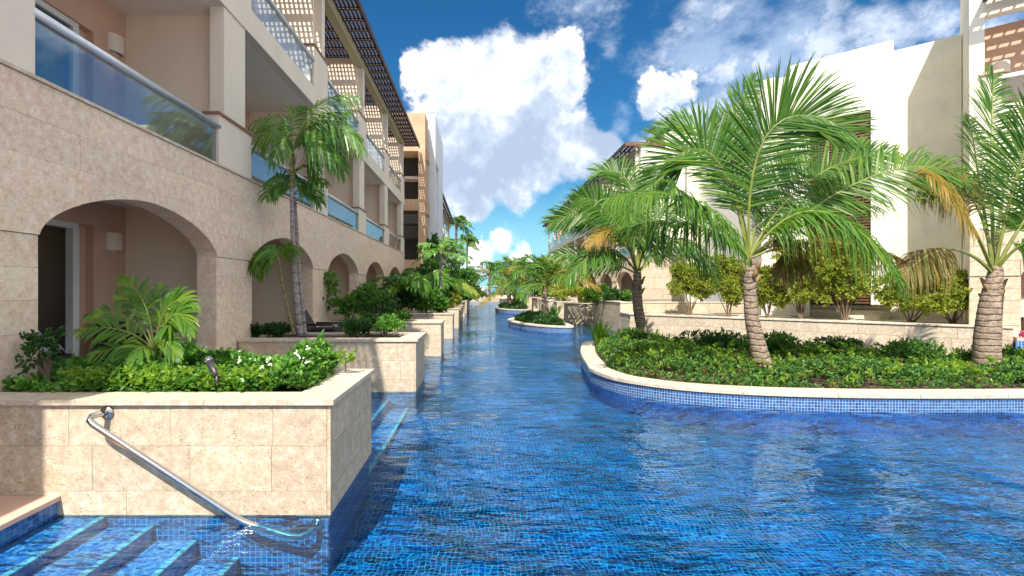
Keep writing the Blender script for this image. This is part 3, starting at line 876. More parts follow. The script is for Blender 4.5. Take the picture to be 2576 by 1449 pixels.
# ------------------------------------------------------------------ planters on the left
def planter(label, y0, y1, xl, xr, zt, rows, group, n_side=True, detail=True, zb=-0.02, cop=0.34):
    t = thing('stone_planter', label, 'planter', ((xl + xr) / 2, (y0 + y1) / 2, -0.5), group=group)
    th = 0.14
    zc_ = zt - 0.042
    core = link('planter_wall', boxes_mesh('planter_wall', [(xl, xr - 0.02, y0 + 0.02, y0 + th, zb, zc_), (xr - th, xr - 0.021, y0 + th, y1 - th, zb, zc_),
                (xl, xr - 0.02, y1 - th, y1 - 0.02, zb, zc_), (xl, xl + th, y0 + th, y1 - th, zb, zc_)], 'joint'), None, t)
    if detail:
        slab_rows(core, xl, xr - 0.03, rows, [], y0, y0 + 0.021, 'stone', width=0.76, gap=0.0014, phase=rnd.random())
        for (z0, z1) in rows:
            box('stone_slab', core, xr - 0.03 + 0.002, xr, y0 - 0.001, y0 + 0.03, z0 + .002, z1 - .002, 'stone')
            ym = (y0 + y1) / 2 + rnd.uniform(-.2, .2)
            box('stone_slab', core, xr - 0.022, xr, y0 + 0.033, ym - .003, z0 + .003, z1 - .003, 'stone')
            box('stone_slab', core, xr - 0.022, xr, ym + .003, y1, z0 + .003, z1 - .003, 'stone')
    else:
        for (z0, z1) in rows:
            box('stone_slab', core, xl, xr - .002, y0, y0 + 0.021, z0 + .003, z1 - .003, 'stone')
            box('stone_slab', core, xr - 0.022, xr, y0 + .022, y1, z0 + .003, z1 - .003, 'stone')
    o = 0.032
    x = xl
    while x < xr - cop - 0.01:
        w = 1.05 if detail else 2.2
        x2 = x + w
        if xr - cop - x2 < 0.3: x2 = xr - cop
        box('coping_stone', t, x + .002, x2 - .002, y0 - o, y0 + 0.30, zc_, zt, 'coping')
        box('coping_stone', t, x + .002, x2 - .002, y1 - 0.22, y1 + o, zc_, zt, 'coping')
        x = x2
    # mitred end: one stone over the short side
    me = mesh_np('coping_end', [(xr - cop, y0 - o, zc_), (xr + o, y0 - o, zc_), (xr + o, y1 + o, zc_), (xr - cop, y1 + o, zc_),
                                (xr - cop, y0 - o, zt), (xr + o, y0 - o, zt), (xr + o, y1 + o, zt), (xr - cop, y1 + o, zt)],
                 [(0, 3, 2, 1), (4, 5, 6, 7), (0, 1, 5, 4), (1, 2, 6, 5), (2, 3, 7, 6), (3, 0, 4, 7)], 'coping')
    link('coping_stone', me, None, t)
    box('soil', t, xl + th, xr - th, y0 + th, y1 - th, zt - 0.2, zt - 0.05, 'soil')
    box('submerged_base', t, xl, xr - 0.025, y0 + 0.024, y1 - 0.024, -0.515, zb - .002, 'wall_tile_xz')
    return t
PL = []
GP = 'stone planters stepping along the left side of the canal'
R1 = [(-0.01, 0.195), (0.195, 0.565), (0.565, 0.903)]
planter('nearest stone planter, with the handrail fixed to its front', 4.09, 5.63, -4.34, -1.22, 0.946, R1, GP, zb=-0.012)
R2 = [(-0.02, 0.22), (0.22, 0.56), (0.56, 0.905)]
labs = ['second stone planter from the camera, behind the hedge of the nearest one', 'third stone planter on the left, in front of the black lounger terrace',
        'fourth stone planter on the left, with dense palms behind it', 'fifth stone planter along the left edge of the canal',
        'sixth stone planter along the left edge of the canal', 'seventh stone planter along the left edge of the canal',
        'eighth stone planter along the left edge of the canal', 'ninth and farthest stone planter along the left edge of the canal']
py = [(9.0, 10.4, -1.145), (13.77, 14.85, -1.06), (18.6, 19.7, -1.0), (23.4, 24.5, -0.98), (28.3, 29.4, -0.98), (33.1, 34.2, -0.98), (38.0, 39.2, -0.98), (43.5, 45.0, -0.98)]
for (a, b_, xr), lb in zip(py, labs):
    planter(lb, a, b_, -4.34, xr, 0.945, R2, GP, detail=a < 15)
for (a, b_) in ((5.65, 8.98), (10.42, 13.75), (14.87, 18.58)):
    # low terrace kerb between planters, under the loggias
    structure(link('terrace_kerb', boxes_mesh('terrace_kerb', [(-4.39, -3.3, a, b_, -0.515, 0.52)], 'coping'), None))
for (a, b_) in ((19.72, 23.38), (24.52, 28.28), (29.42, 33.08), (34.22, 37.98), (39.22, 43.48), (45.02, 72)):
    structure(link('terrace_kerb', boxes_mesh('terrace_kerb', [(-4.39, -1.6, a, b_, -0.515, 0.40)], 'stone'), None))
# steps into the canal between planters 1 and 2 (and 2 and 3)
def stairs(label, y0, y1, xs, zs, nose=0.045):
    t = thing('pool_steps', label, 'steps', ((xs[0] + xs[-1]) / 2, (y0 + y1) / 2, -0.5), group='pool steps under water on the left')
    left = -4.3
    for k, (x, z) in enumerate(zip(xs, zs)):
        s = box('step', t, left, x, y0, y1, -0.514, z, 'step')
        box('nosing', s, x - nose, x + 0.012, y0, y1, z + 0.002, z + 0.014, 'nosing')
        left = x + 0.0005
    return t
stairs('near pool steps running down beside the handrail', -2.15, 4.105, [-3.08, -2.69, -2.33, -1.99], [-0.03, -0.11, -0.225, -0.37], 0.036)
stairs('pool steps under the water between the first and second left planters', 5.66, 8.99, [-2.35, -1.98, -1.62, -1.28], [0.12, -0.05, -0.14, -0.30], 0.04)
stairs('pool steps under the water between the second and third left planters', 10.45, 13.75, [-2.2, -1.8, -1.45, -1.15], [0.12, -0.05, -0.14, -0.30], 0.04)
# near deck corner with glazed tiles on its edge
dk = thing('pool_deck', 'rose paved deck corner with a blue tiled edge at lower left', 'deck', (-4.2, 1, -0.5))
box('paving_slab', dk, -9, -3.43, -2.19, 4.085, 0.12, 0.157, 'deck')
box('deck_core', dk, -9, -3.45, -2.19, 4.085, -0.515, 0.118, 'grout')
tl = 0.0445
k = 0
for j in range(3):
    z1 = 0.112 - j * tl
    for i in range(52):
        y1 = 4.075 - i * tl
        box('tile', dk, -3.452, -3.444, y1 - tl + .0045, y1, z1 - tl + .0045, z1, 'tile_blue')
me = boxes_mesh('submerged_tiles', [(-3.452, -3.444, 4.075 - i * tl - tl + .0045, 4.075 - i * tl, 0.112 - j * tl - tl + .0045, 0.112 - j * tl) for j in range(3) for i in range(52, 130)], 'tile_blue')
o = link('tile_band', me, None, dk); o['kind'] = 'stuff'

# ------------------------------------------------------------------ handrail
hr = thing('handrail', 'bent stainless steel handrail running down the nearest planter into the water', 'handrail', (-2.4, 4.0, 0.4))
pts = [(-3.045, 4.085, 0.842), (-3.062, 4.02, 0.842), (-3.085, 3.965, 0.838), (-3.075, 3.935, 0.812), (-3.035, 3.93, 0.778)]
pa, pb = Vector((-3.035, 3.93, 0.778)), Vector((-1.935, 3.93, 0.062))
pts += [pa.lerp(pb, q / 6) for q in range(1, 7)]
pts += [(-1.86, 3.93, 0.018), (-1.78, 3.93, -0.012), (-1.60, 3.93, -0.065), (-1.50, 3.93, -0.095), (-1.42, 3.94, -0.105), (-1.36, 3.975, -0.095), (-1.335, 4.03, -0.085), (-1.335, 4.112, -0.085)]
link('rail_tube', tube_mesh('rail_tube', pts, 0.0245, 'steel', 20), None, hr)
link('wall_flange', tube_mesh('wall_flange', [(-3.045, 4.072, 0.842), (-3.045, 4.089, 0.842)], 0.052, 'steel', 24), None, hr)
link('wall_flange', tube_mesh('wall_flange', [(-1.335, 4.095, -0.085), (-1.335, 4.113, -0.085)], 0.05, 'steel', 24), None, hr)

# ------------------------------------------------------------------ islands
def smooth_closed(pts, n):
    out = []
    m = len(pts)
    for i in range(m):
        p0, p1, p2, p3 = [Vector(pts[(i + q) % m]) for q in (-1, 0, 1, 2)]
        for k in range(n):
            t = k / n
            out.append(0.5 * ((2 * p1) + (-p0 + p2) * t + (2 * p0 - 5 * p1 + 4 * p2 - p3) * t * t + (-p0 + 3 * p1 - 3 * p2 + p3) * t ** 3))
    return out
def inset(pts, d):
    n = len(pts); out = []
    for i in range(n):
        t = (pts[(i + 1) % n] - pts[i - 1]).normalized()
        out.append(pts[i] + Vector((-t.y, t.x)) * d)     # inward for a counter-clockwise outline
    return out
def island(label, outline, ztop, cw, nsm, tilebox=None, group=None):
    pts = smooth_closed([Vector(p) for p in outline], nsm)
    c = sum(pts, Vector((0, 0))) / len(pts)
    t = thing('planter_island', label, 'planter', (c.x, c.y, -0.5), group=group)
    n = len(pts)
    ov = 0.03
    zc_ = ztop - 0.07
    outr = inset(pts, -ov); inn = inset(pts, cw)
    L = [0.0]
    for i in range(n): L.append(L[-1] + (pts[(i + 1) % n] - pts[i]).length)
    # wall with waterline tiles (UV in metres)
    V = []; UV = []; F = []
    for i in range(n + 1):
        p = pts[i % n]
        V += [(p.x, p.y, -0.03), (p.x, p.y, zc_)]; UV += [(L[i], -0.03), (L[i], zc_)]
        if i: F.append((2 * i - 2, 2 * i, 2 * i + 1, 2 * i - 1))
    link('tiled_wall', mesh_np('tiled_wall', V, F, 'wall_tile', smooth=True, uv=UV), None, t)
    V = [(x_, y_, -0.515 if k_ % 2 == 0 else -0.0305) for k_, (x_, y_, z_) in enumerate(V)]
    link('submerged_wall', mesh_np('submerged_wall', V, F, 'submerged', smooth=True), None, t)
    # coping as separate stones
    i = 0
    while i < n:
        j = i; s0 = L[i]
        while j < n and L[j] - s0 < 1.15: j += 1
        if n - j < 3: j = n
        V = []; F = []
        idx = list(range(i, j + 1))
        for q in idx:
            a, b_ = outr[q % n], inn[q % n]
            if q == idx[0]:
                s_ = (outr[(q + 1) % n] - a).normalized() * 0.003; a = a + s_; b_ = b_ + s_
            if q == idx[-1]:
                s_ = (outr[(q - 1) % n] - a).normalized() * 0.003; a = a + s_; b_ = b_ + s_
            V += [(a.x, a.y, zc_), (a.x, a.y, ztop - .012), ((a.x * .97 + b_.x * .03), (a.y * .97 + b_.y * .03), ztop), (b_.x, b_.y, ztop), (b_.x, b_.y, zc_)]
        for q in range(len(idx) - 1):
            k = 5 * q
            for e in range(5):
                f = (e + 1) % 5
                F.append((k + e, k + 5 + e, k + 5 + f, k + f))
        for k, rv in ((0, False), (5 * (len(idx) - 1), True)):
            F.append((k, k + 1, k + 2, k + 3) if not rv else (k + 3, k + 2, k + 1, k)); F.append((k, k + 3, k + 4, k + 4) if not rv else (k, k + 4, k + 3, k + 3))
        F = [f for f in F if len(set(f)) == 4]
        link('coping_stone', mesh_np('coping', V, F, 'coping', smooth=False), None, t)
        i = j
    V = [(c.x, c.y, ztop - 0.02)] + [(p.x, p.y, ztop - 0.05) for p in inset(pts, cw - 0.02)]
    F = [(0, 1 + q, 1 + (q + 1) % n) for q in range(n)]
    me = bpy.data.meshes.new('soil'); me.from_pydata(V, [], F); me.materials.append(M['soil'])
    link('soil', me, None, t)
    return t, pts
OUT1 = [(2.31, 10.6), (2.24, 9.9), (2.41, 9.05), (2.75, 8.55), (3.3, 8.1), (4.1, 7.78), (5.2, 7.58), (6.6, 7.50), (8.2, 7.52), (9.8, 7.6), (11.2, 8.0), (12.0, 8.7), (11.6, 9.6), (9.8, 10.9), (7.6, 12.7), (5.6, 14.4), (4.2, 15.2), (3.2, 14.9), (2.75, 13.4), (2.48, 12.0)]
isl1, op1 = island('large curved island bed with blue tiled sides and big coconut palms', OUT1, 0.28, 0.34, 6)
OUT2 = [(1.52, 26.4), (1.62, 24.6), (2.1, 22.9), (2.9, 21.6), (3.9, 21.2), (4.05, 22.2), (4.0, 24.6), (3.7, 26.8), (2.9, 28.2), (2.0, 27.8)]
isl2, op2 = island('middle small island bed with a single coconut palm', OUT2, 0.27, 0.30, 5)
OUT3 = [(1.35, 42.5), (1.5, 40.2), (2.2, 38.4), (3.6, 37.8), (4.1, 39.5), (4.1, 43.0), (3.2, 46), (2.0, 45.5)]
isl3, op3 = island('farthest small island bed near the end of the canal', OUT3, 0.30, 0.30, 5)

# ------------------------------------------------------------------ right bank: rotated block
ANG = math.atan2(-0.656, 0.755)
QF = Matrix.Translation((5.88, 19.5, 0)) @ Matrix.Rotation(ANG, 4, 'Z')
bank = thing('stone_planter', 'long low stone planter wall behind the large island on the right', 'planter', (9.5, 16.5, -0.5), frame=QF)
ZQ = 0.885
core = box('planter_wall', bank, 0, 10.28, 0.022, 0.30, -0.515, ZQ - 0.045, 'joint')
slab_rows(core, 0, 10.28, [(-0.02, 0.20), (0.20, 0.52), (0.52, ZQ - 0.047)], [], 0.0, 0.022, 'stone', width=1.15, gap=0.003)
x = -0.03
while x < 10.3:
    x2 = min(10.31, x + 1.2); 
    if 10.31 - x2 < .3: x2 = 10.31
    box('coping_stone', bank, x + .002, x2 - .002, -0.035, 0.33, ZQ - 0.045, ZQ, 'coping'); x = x2
box('end_wall', bank, 9.96, 10.27, 0.31, 1.0, -0.515, ZQ - 0.046, 'stone')
box('gravel_bed', bank, 0.0, 10.2, 0.31, 3.3, -0.3, ZQ - 0.05, 'gravel')
bankb = thing('retaining_wall', 'tall grey weathered stone wall turning along the canal on the right', 'wall', (7, 25, -0.5))
cb_ = link('wall_core', boxes_mesh('wall_core', [(5.92, 6.3, 20.93, 30.0, -0.515, 1.27), (5.92, 11.4, 20.93, 21.2, -0.515, 1.27), (5.92, 6.3, 19.62, 20.9, -0.515, 0.835)], 'joint'), None, bankb)
def rot_rows(parent, y0, y1, rows, x0, x1, mat, width):
    for ri, (z0, z1) in enumerate(rows):
        y = y0 - (ri * 0.43 % 1) * width
        while y < y1:
            l, r = max(y, y0), min(y + width, y1)
            if r - l > .05: box('stone_slab', parent, x0 - rnd.uniform(0, .002), x1, l + .003, r - .003, z0 + .003, z1 - .003, mat)
            y += width
rot_rows(cb_, 20.93, 30.0, [(0.0, 0.26), (0.26, 0.60), (0.60, 0.94), (0.94, 1.265)], 5.895, 5.918, 'stone', 0.95)
rot_rows(cb_, 19.62, 20.9, [(0.0, 0.26), (0.26, 0.56), (0.56, 0.83)], 5.895, 5.918, 'stone', 0.8)
slab_rows(cb_, 5.9, 11.4, [(0.84, 1.265)], [], 20.905, 20.928, 'stone', width=0.95)
link('coping_stone', boxes_mesh('coping', [(5.87, 6.34, 20.88, 30.02, 1.27, 1.31)], 'coping'), None, bankb)
link('coping_stone', boxes_mesh('coping', [(6.343, 11.4, 20.88, 21.24, 1.27, 1.31)], 'coping'), None, bankb)
link('coping_stone', boxes_mesh('coping', [(5.87, 6.34, 19.55, 20.876, 0.84, 0.884)], 'coping'), None, bankb)
box('soil', bankb, 6.3, 9.5, 21.2, 30.0, 0.5, 1.15, 'soil')
# far stone piers on the right bank
labp = ['nearest cream stone pier of the row along the right bank', 'second cream stone pier of the row along the right bank', 'third cream stone pier of the row along the right bank',
        'fourth cream stone pier of the row along the right bank', 'fifth cream stone pier of the row along the right bank', 'farthest cream stone pier of the row along the right bank']
for (y, xl), lb in zip(((26.0, 4.62), (29.4, 4.58), (32.8, 4.56), (36.5, 4.5), (41, 4.45), (46, 4.4)), labp):
    t = thing('stone_planter', lb, 'planter', (5.5, y, -0.5), group='stone piers along the right bank')
    wl = box('planter_wall', t, xl, 9.3, y, y + 1.2, -0.515, 1.06, 'joint')
    for (z0, z1) in ((0.0, 0.33), (0.33, 1.055)):
        box('stone_slab', wl, xl - .02, xl + 1.4, y - .02, y - .001, z0 + .006, z1 - .006, 'stone')
        box('stone_slab', wl, xl - .022, xl - .001, y, y + 1.2, z0 + .006, z1 - .006, 'stone')
    box('coping_stone', t, xl - .05, 9.3, y - .05, y + 1.23, 1.06, 1.10, 'coping')
structure(link('right_bank', boxes_mesh('right_bank', [(6.2, 9.5, 27.25, 72, -0.515, 0.9), (5.95, 16.2, 30.0, 30.4, -0.5, 0.9), (5.6, 9.5, 31, 72, -0.515, 0.85)], 'soil'), None))

qb = thing('white_block', 'bright white three storey block with a tall louvred screen on the right', 'building', (12.5, 20, 0.5), frame=QF)
box('wall', qb, 4.35, 9.5, 3.2, 3.6, 0.4, 9.85, 'cream_wall')
box('corner_wall', qb, 3.9, 4.349, 3.25, 8.5, 0.4, 9.95, 'white_plaster')
# the taller block projecting from the wall, with an opening for the screen
TL, TR, LL, LR = 4.96, 7.86, 5.55, 7.28
box('tall_wall', qb, TL, LL, 2.62, 3.199, 0.86, 10.0, 'white_plaster')
box('tall_wall', qb, LR, TR, 2.62, 3.199, 1.33, 10.0, 'white_plaster')
box('tall_wall', qb, LL, LR, 2.622, 3.199, 7.86, 9.998, 'white_plaster')
box('plinth', qb, 4.9, 7.75, 3.0, 3.199, 0.8, 1.12, 'cream_wall')
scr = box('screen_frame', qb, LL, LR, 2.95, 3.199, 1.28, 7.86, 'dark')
z = 1.36; 
while z < 7.82:
    box('louvre_slat', scr, LL + .01, LR - .01, 2.70, 2.80, z, z + 0.055, 'louvre'); z += 0.098
box('screen_post', qb, LL + .001, LL + .06, 2.66, 2.72, 1.28, 7.86, 'louvre')
# corner return towards the canal: side wall running back
def world_box(name, parent, *a):
    o_ = box(name, None, *a); o_.parent = parent
    o_.matrix_basis = WM[parent].inverted() @ WM[o_]; return o_
world_box('side_wall', qb, 11.22, 11.6, 19.95, 25.5, 0.4, 10.0, 'white_plaster')
world_box('side_wall', qb, 10.6, 16, 25.5, 25.8, 0.4, 9.2, 'cream_wall')
# balcony block at the right edge
OB = 0.75
bb = thing('balcony_block', 'cream balcony block over a stone arch at the right edge', 'building', (14.5, 13, 0.5), frame=QF)
SB = 9.52
box('side_wall', bb, SB, SB + 0.25, OB + .01, 4.2, 0.4, 11.5, 'cream_wall')
box('column', bb, SB, SB + 0.30, OB, OB + 0.30, 3.46, 11.2, 'white_plaster')
box('column', bb, SB - .0, SB + 0.24, OB - .015, OB - .001, 3.47, 8.4, 'cream_wall') if False else None
box('pedestal', bb, SB + 0.01, SB + 0.62, OB - 0.012, OB + 0.25, 3.46, 7.68, 'cream_wall')
box('pedestal_cap', bb, SB - 0.04 + .25, SB + 0.66, OB - 0.06, OB + 0.28, 7.68, 7.75, 'deck')
box('balcony_parapet', bb, SB + 0.62, SB + 6, OB - 0.01, OB + 0.2, 3.9, 6.82, 'cream_wall')
box('rear_wall', bb, SB + 0.25, SB + 6, OB + 1.5, OB + 1.7, 6.9, 9.5, 'brown_wall')
box('rear_wall', bb, SB + 0.25, SB + 6, OB + 1.5, OB + 1.7, 0.4, 6.8, 'brown_wall')
box('floor_slab', bb, SB + 0.25, SB + 6, OB + 0.2, OB + 1.5, 6.5, 6.82, 'ceiling')
box('roof_beam', bb, SB + 0.30, SB + 6, OB + 0.0, OB + 0.28, 9.3, 9.72, 'plaster')
box('balcony_handrail', bb, SB + 0.62, SB + 6, OB + 0.03, OB + 0.11, 7.52, 7.62, 'metal_white')
gp = box('glass_panel', bb, SB + 0.62, SB + 6, OB + 0.06, OB + 0.072, 6.83, 7.50, 'glass')
wdw = box('window', bb, SB + 1.45, SB + 3.2, OB + 1.42, OB + 1.499, 6.83, 8.7, 'metal_white')
box('window_pane', wdw, SB + 1.6, SB + 3.1, OB + 1.405, OB + 1.419, 6.9, 8.55, 'window_glass')
box('curtain', wdw, SB + 1.62, SB + 3.1, OB + 1.4195, OB + 1.4199, 6.9, 8.55, 'curtain')
opb = [(SB + 0.98, SB + 4.5, 2.2, 0.8)]
arched('podium_wall', bb, SB + 0.002, SB + 6, 2.2, 3.46, opb, OB, OB + 0.34, 'facade_stone')
pr_ = box('pillar', bb, SB + 0.003, SB + 0.98, OB + 0.02, OB + 0.34, 0.3, 2.198, 'facade_stone')
for (z0, z1) in rows_between(0.88, 2.198, 0.33):
    box('stone_slab', pr_, SB + 0.006, SB + 0.975, OB + 0.0, OB + 0.02, z0 + .004, z1 - .004, 'stone')
slab_rows(bb, SB + 0.004, SB + 6, rows_between(2.2, 3.45, 0.42), opb, OB - 0.022, OB - .001, 'stone', width=0.9)
drf = box('door_frame', bb, SB + 1.62, SB + 1.70, OB + 1.44, OB + 1.499, 0.4, 2.75, 'metal_white')
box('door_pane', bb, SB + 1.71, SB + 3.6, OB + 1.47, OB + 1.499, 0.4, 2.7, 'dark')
box('porch_floor', bb, 10.32, SB + 6, OB - 1.0, OB + 1.5, -0.515, 0.62, 'deck')
box('tiled_wall', bb, 10.30, SB + 6, OB - 1.03, OB - 1.001, -0.515, 0.56, 'wall_tile_xz')
pergola('pergola', 'dark lattice pergola shading the top balcony at the right edge', QF, SB + 0.31, SB + 5.5, OB - 0.75, OB + 1.5, 9.78, 0.24, w=0.10, base=(15.5, 12, 9.8))
tb = WM[bb]
lp = QF @ Vector((SB + 0.72, OB + 1.5, 8.25))
sconce('white half-round wall lamp on the sun-dappled brown wall at upper right', lp, ANG - R(90), r=0.22, h=0.34)

# ------------------------------------------------------------------ foliage builders
def unit(a):
    return a / np.maximum(np.linalg.norm(a, axis=-1, keepdims=True), 1e-9)

def frond_arrays(p0, p1, p2, L, n, N, droop=0.35, width=0.03, start=0.16, wind=(0, 0, 0), rag=0.12, ang0=72, ang1=28, fold=0.25):
    """leaflets along a curved midrib; N = the normal of the leaf plane"""
    p0, p1, p2, N = [np.array(v, float) for v in (p0, p1, p2, N)]
    N = N / np.linalg.norm(N)
    t = np.linspace(start, 1.0, n)
    t = np.repeat(t, 2); sgn = np.tile([1.0, -1.0], n)
    t = t + nrg.uniform(-.3, .3, t.shape) / n
    t = np.clip(t, 0, 1)
    T1 = t[:, None]
    c = p0 * (1 - T1) ** 2 + p1 * 2 * T1 * (1 - T1) + p2 * T1 ** 2
    tg = unit(2 * (1 - T1) * (p1 - p0) + 2 * T1 * (p2 - p1))
    side = unit(np.cross(tg, N)) * sgn[:, None]
    nn = unit(np.cross(side, tg)) * sgn[:, None]
    u = np.clip((t - start) / (1 - start), 0, 1)
    prof = np.clip(0.50 + 1.5 * u, 0, 1) * (1 - 0.62 * np.clip((u - .45) / .55, 0, 1) ** 1.3)
    ln = L * prof * (1 + nrg.uniform(-rag, rag * .5, t.shape))
    an = np.radians(ang0 + (ang1 - ang0) * u ** 1.2 + nrg.uniform(-5, 5, t.shape))[:, None]
    d = side * np.sin(an) + tg * np.cos(an) + nn * fold * nrg.uniform(0.3, 1.0, (len(t), 1)) + nrg.normal(0, 0.04, (len(t), 3)) + np.array(wind)
    d = unit(d)
    g = np.array([0, 0, -1.0])
    l_ = ln[:, None]
    dr = droop * nrg.uniform(0.7, 1.25, (len(t), 1))
    q1 = c + d * l_ * 0.38 + g * l_ * dr * 0.10
    q2 = c + d * l_ * 0.72 + g * l_ * dr * 0.42
    q3 = c + unit(d + g * dr * 0.45) * l_ * 0.93 + g * l_ * dr * 0.55
    wv = unit(np.cross(d, nn) + nn * nrg.normal(0, 0.35, (len(t), 1)))
    w = width * (0.75 + 0.25 * prof)[:, None]
    V = np.stack([c - wv * w * .28, c + wv * w * .28, q1 - wv * w * .5, q1 + wv * w * .5, q2 - wv * w * .42, q2 + wv * w * .42, q3 - wv * w * .04, q3 + wv * w * .04], axis=1)
    m = len(t)
    base = (np.arange(m) * 8)[:, None, None]
    F = np.array([[0, 1, 3, 2], [2, 3, 5, 4], [4, 5, 7, 6]])[None] + base
    return V.reshape(-1, 3), F.reshape(-1, 4)

def add_frond(parent, p0, p1, p2, L=0.8, n=60, N=(0, -1, 0.2), mat='frond', stalk='stalk', r=0.018, label=None, **kw):
    V, F = frond_arrays(p0, p1, p2, L, n, N, **kw)
    pts = bez(p0, p1, p2, 12)
    tv, tf = tube_np(pts, [r * (1.5 - 1.35 * i / 11) for i in range(12)], 5, cap=False)
    nq = len(F)
    F = np.vstack([F, np.array(tf) + len(V)]); V = np.vstack([V, np.array(tv)])
    me = mesh_np('frond', V, F, mat)
    me.materials.append(M[stalk])
    mi = np.zeros(len(F), dtype=np.int32); mi[nq:] = 1
    me.polygons.foreach_set('material_index', mi)
    return link('frond', me, None, parent, label=label)

def add_trunk(parent, pts, rads, mat='bark', seg=16, rings=0.0, name='trunk', sub=26):
    """tapered stem through the points, with leaf-scar rings"""
    P_ = [Vector(p) for p in pts]
    out = []; rr = []
    m = len(P_)
    for i in range(m - 1):
        a0_, a1_, a2_, a3_ = P_[max(i - 1, 0)], P_[i], P_[i + 1], P_[min(i + 2, m - 1)]
        for k in range(sub):
            t = k / sub
            out.append(0.5 * ((2 * a1_) + (-a0_ + a2_) * t + (2 * a0_ - 5 * a1_ + 4 * a2_ - a3_) * t * t + (-a0_ + 3 * a1_ - 3 * a2_ + a3_) * t ** 3))
            rr.append(rads[i] + (rads[i + 1] - rads[i]) * t)
    out.append(P_[-1]); rr.append(rads[-1])
    if rings:
        rr = [q * (1 + rings * (0.5 if k % 3 == 0 else -0.25) + rnd.uniform(-.012, .012)) for k, q in enumerate(rr)]
    return link(name, tube_mesh(name, out, rr, mat, seg), None, parent)

def auto_fronds(t, crown, n, Lf, L, pairs, mats, el=(75, -10), droop=0.55, az0=0.0, wind=(0.25, 0.0, 0), lw=0.03, r=0.014, leafdroop=0.4, stalk='stalk', az=None, spread=1.0):
    cr = Vector(crown)
    for k in range(n):
        a = az0 + k * 2.399 + rnd.uniform(-.25, .25) if az is None else az[0] + (az[1] - az[0]) * rnd.random()
        e = R(el[0] + (el[1] - el[0]) * (k + .5) / n + rnd.uniform(-6, 6))
        h = Vector((math.cos(a), math.sin(a), 0)) + Vector(wind) * 0.8
        h.normalize()
        Lk = Lf * rnd.uniform(0.85, 1.1)
        d = h * math.cos(e) + Vector((0, 0, 1)) * math.sin(e)
        p1 = cr + d * Lk * 0.55
        p2 = p1 + h * Lk * (0.30 + 0.30 * max(0.0, math.cos(e))) * spread + Vector((0, 0, -1)) * Lk * droop * rnd.uniform(.6, 1.1) * (0.5 + 0.5 * math.cos(e))
        up = Vector((-h.x * math.sin(e), -h.y * math.sin(e), math.cos(e) + .25))
        N = (up + Vector((rnd.uniform(-.5, .5), rnd.uniform(-.7, .2), 0))).normalized()
        m = mats[k % len(mats)]
        add_frond(t, cr, p1, p2, L=L * rnd.uniform(.85, 1.1), n=pairs, N=N, mat=m, stalk=stalk, r=r, droop=leafdroop, width=lw, wind=tuple(Vector(wind) * 0.35))

def rosettes(tips, dirs, k, size, wr=0.45, spread=0.9, jit=0.25, cup=0.15):
    """k leaves round every twig tip, each leaf two folded quads"""
    n = len(tips)
    dirs = unit(np.asarray(dirs, float))
    ref = np.where(np.abs(dirs[:, 2:3]) < 0.9, np.array([[0, 0, 1.0]]), np.array([[1.0, 0, 0]]))
    e1 = unit(np.cross(dirs, ref)); e2 = np.cross(dirs, e1)
    ph = nrg.uniform(0, 6.28, (n, 1)) + np.arange(k)[None] * 2.4
    sp = spread * nrg.uniform(0.35, 1.25, (n, k))
    d = (e1[:, None] * np.cos(ph)[..., None] + e2[:, None] * np.sin(ph)[..., None]) * np.sin(sp)[..., None] + dirs[:, None] * np.cos(sp)[..., None]
    d = unit(d + nrg.normal(0, jit, d.shape) * 0.5)
    b = tips[:, None] - dirs[:, None] * size * nrg.uniform(0, 1.0, (n, k, 1)) + nrg.normal(0, size * .18, d.shape)
    s = size * nrg.uniform(0.6, 1.2, (n, k, 1))
    up = unit(dirs[:, None] + nrg.normal(0, .3, d.shape))
    w = unit(np.cross(d, up)); nn = np.cross(w, d)
    hw = s * wr * 0.5
    B = b; T = b + d * s - nn * s * cup * .3
    l1 = b + d * s * .35 - w * hw * .8 + nn * s * cup; l2 = b + d * s * .75 - w * hw + nn * s * cup
    r1 = b + d * s * .35 + w * hw * .8 + nn * s * cup; r2 = b + d * s * .75 + w * hw + nn * s * cup
    V = np.stack([B, l1, l2, T, r2, r1], axis=2).reshape(-1, 3)
    m = n * k
    F = (np.array([[0, 3, 2, 1], [0, 5, 4, 3]])[None] + (np.arange(m) * 6)[:, None, None]).reshape(-1, 4)
    return V, F

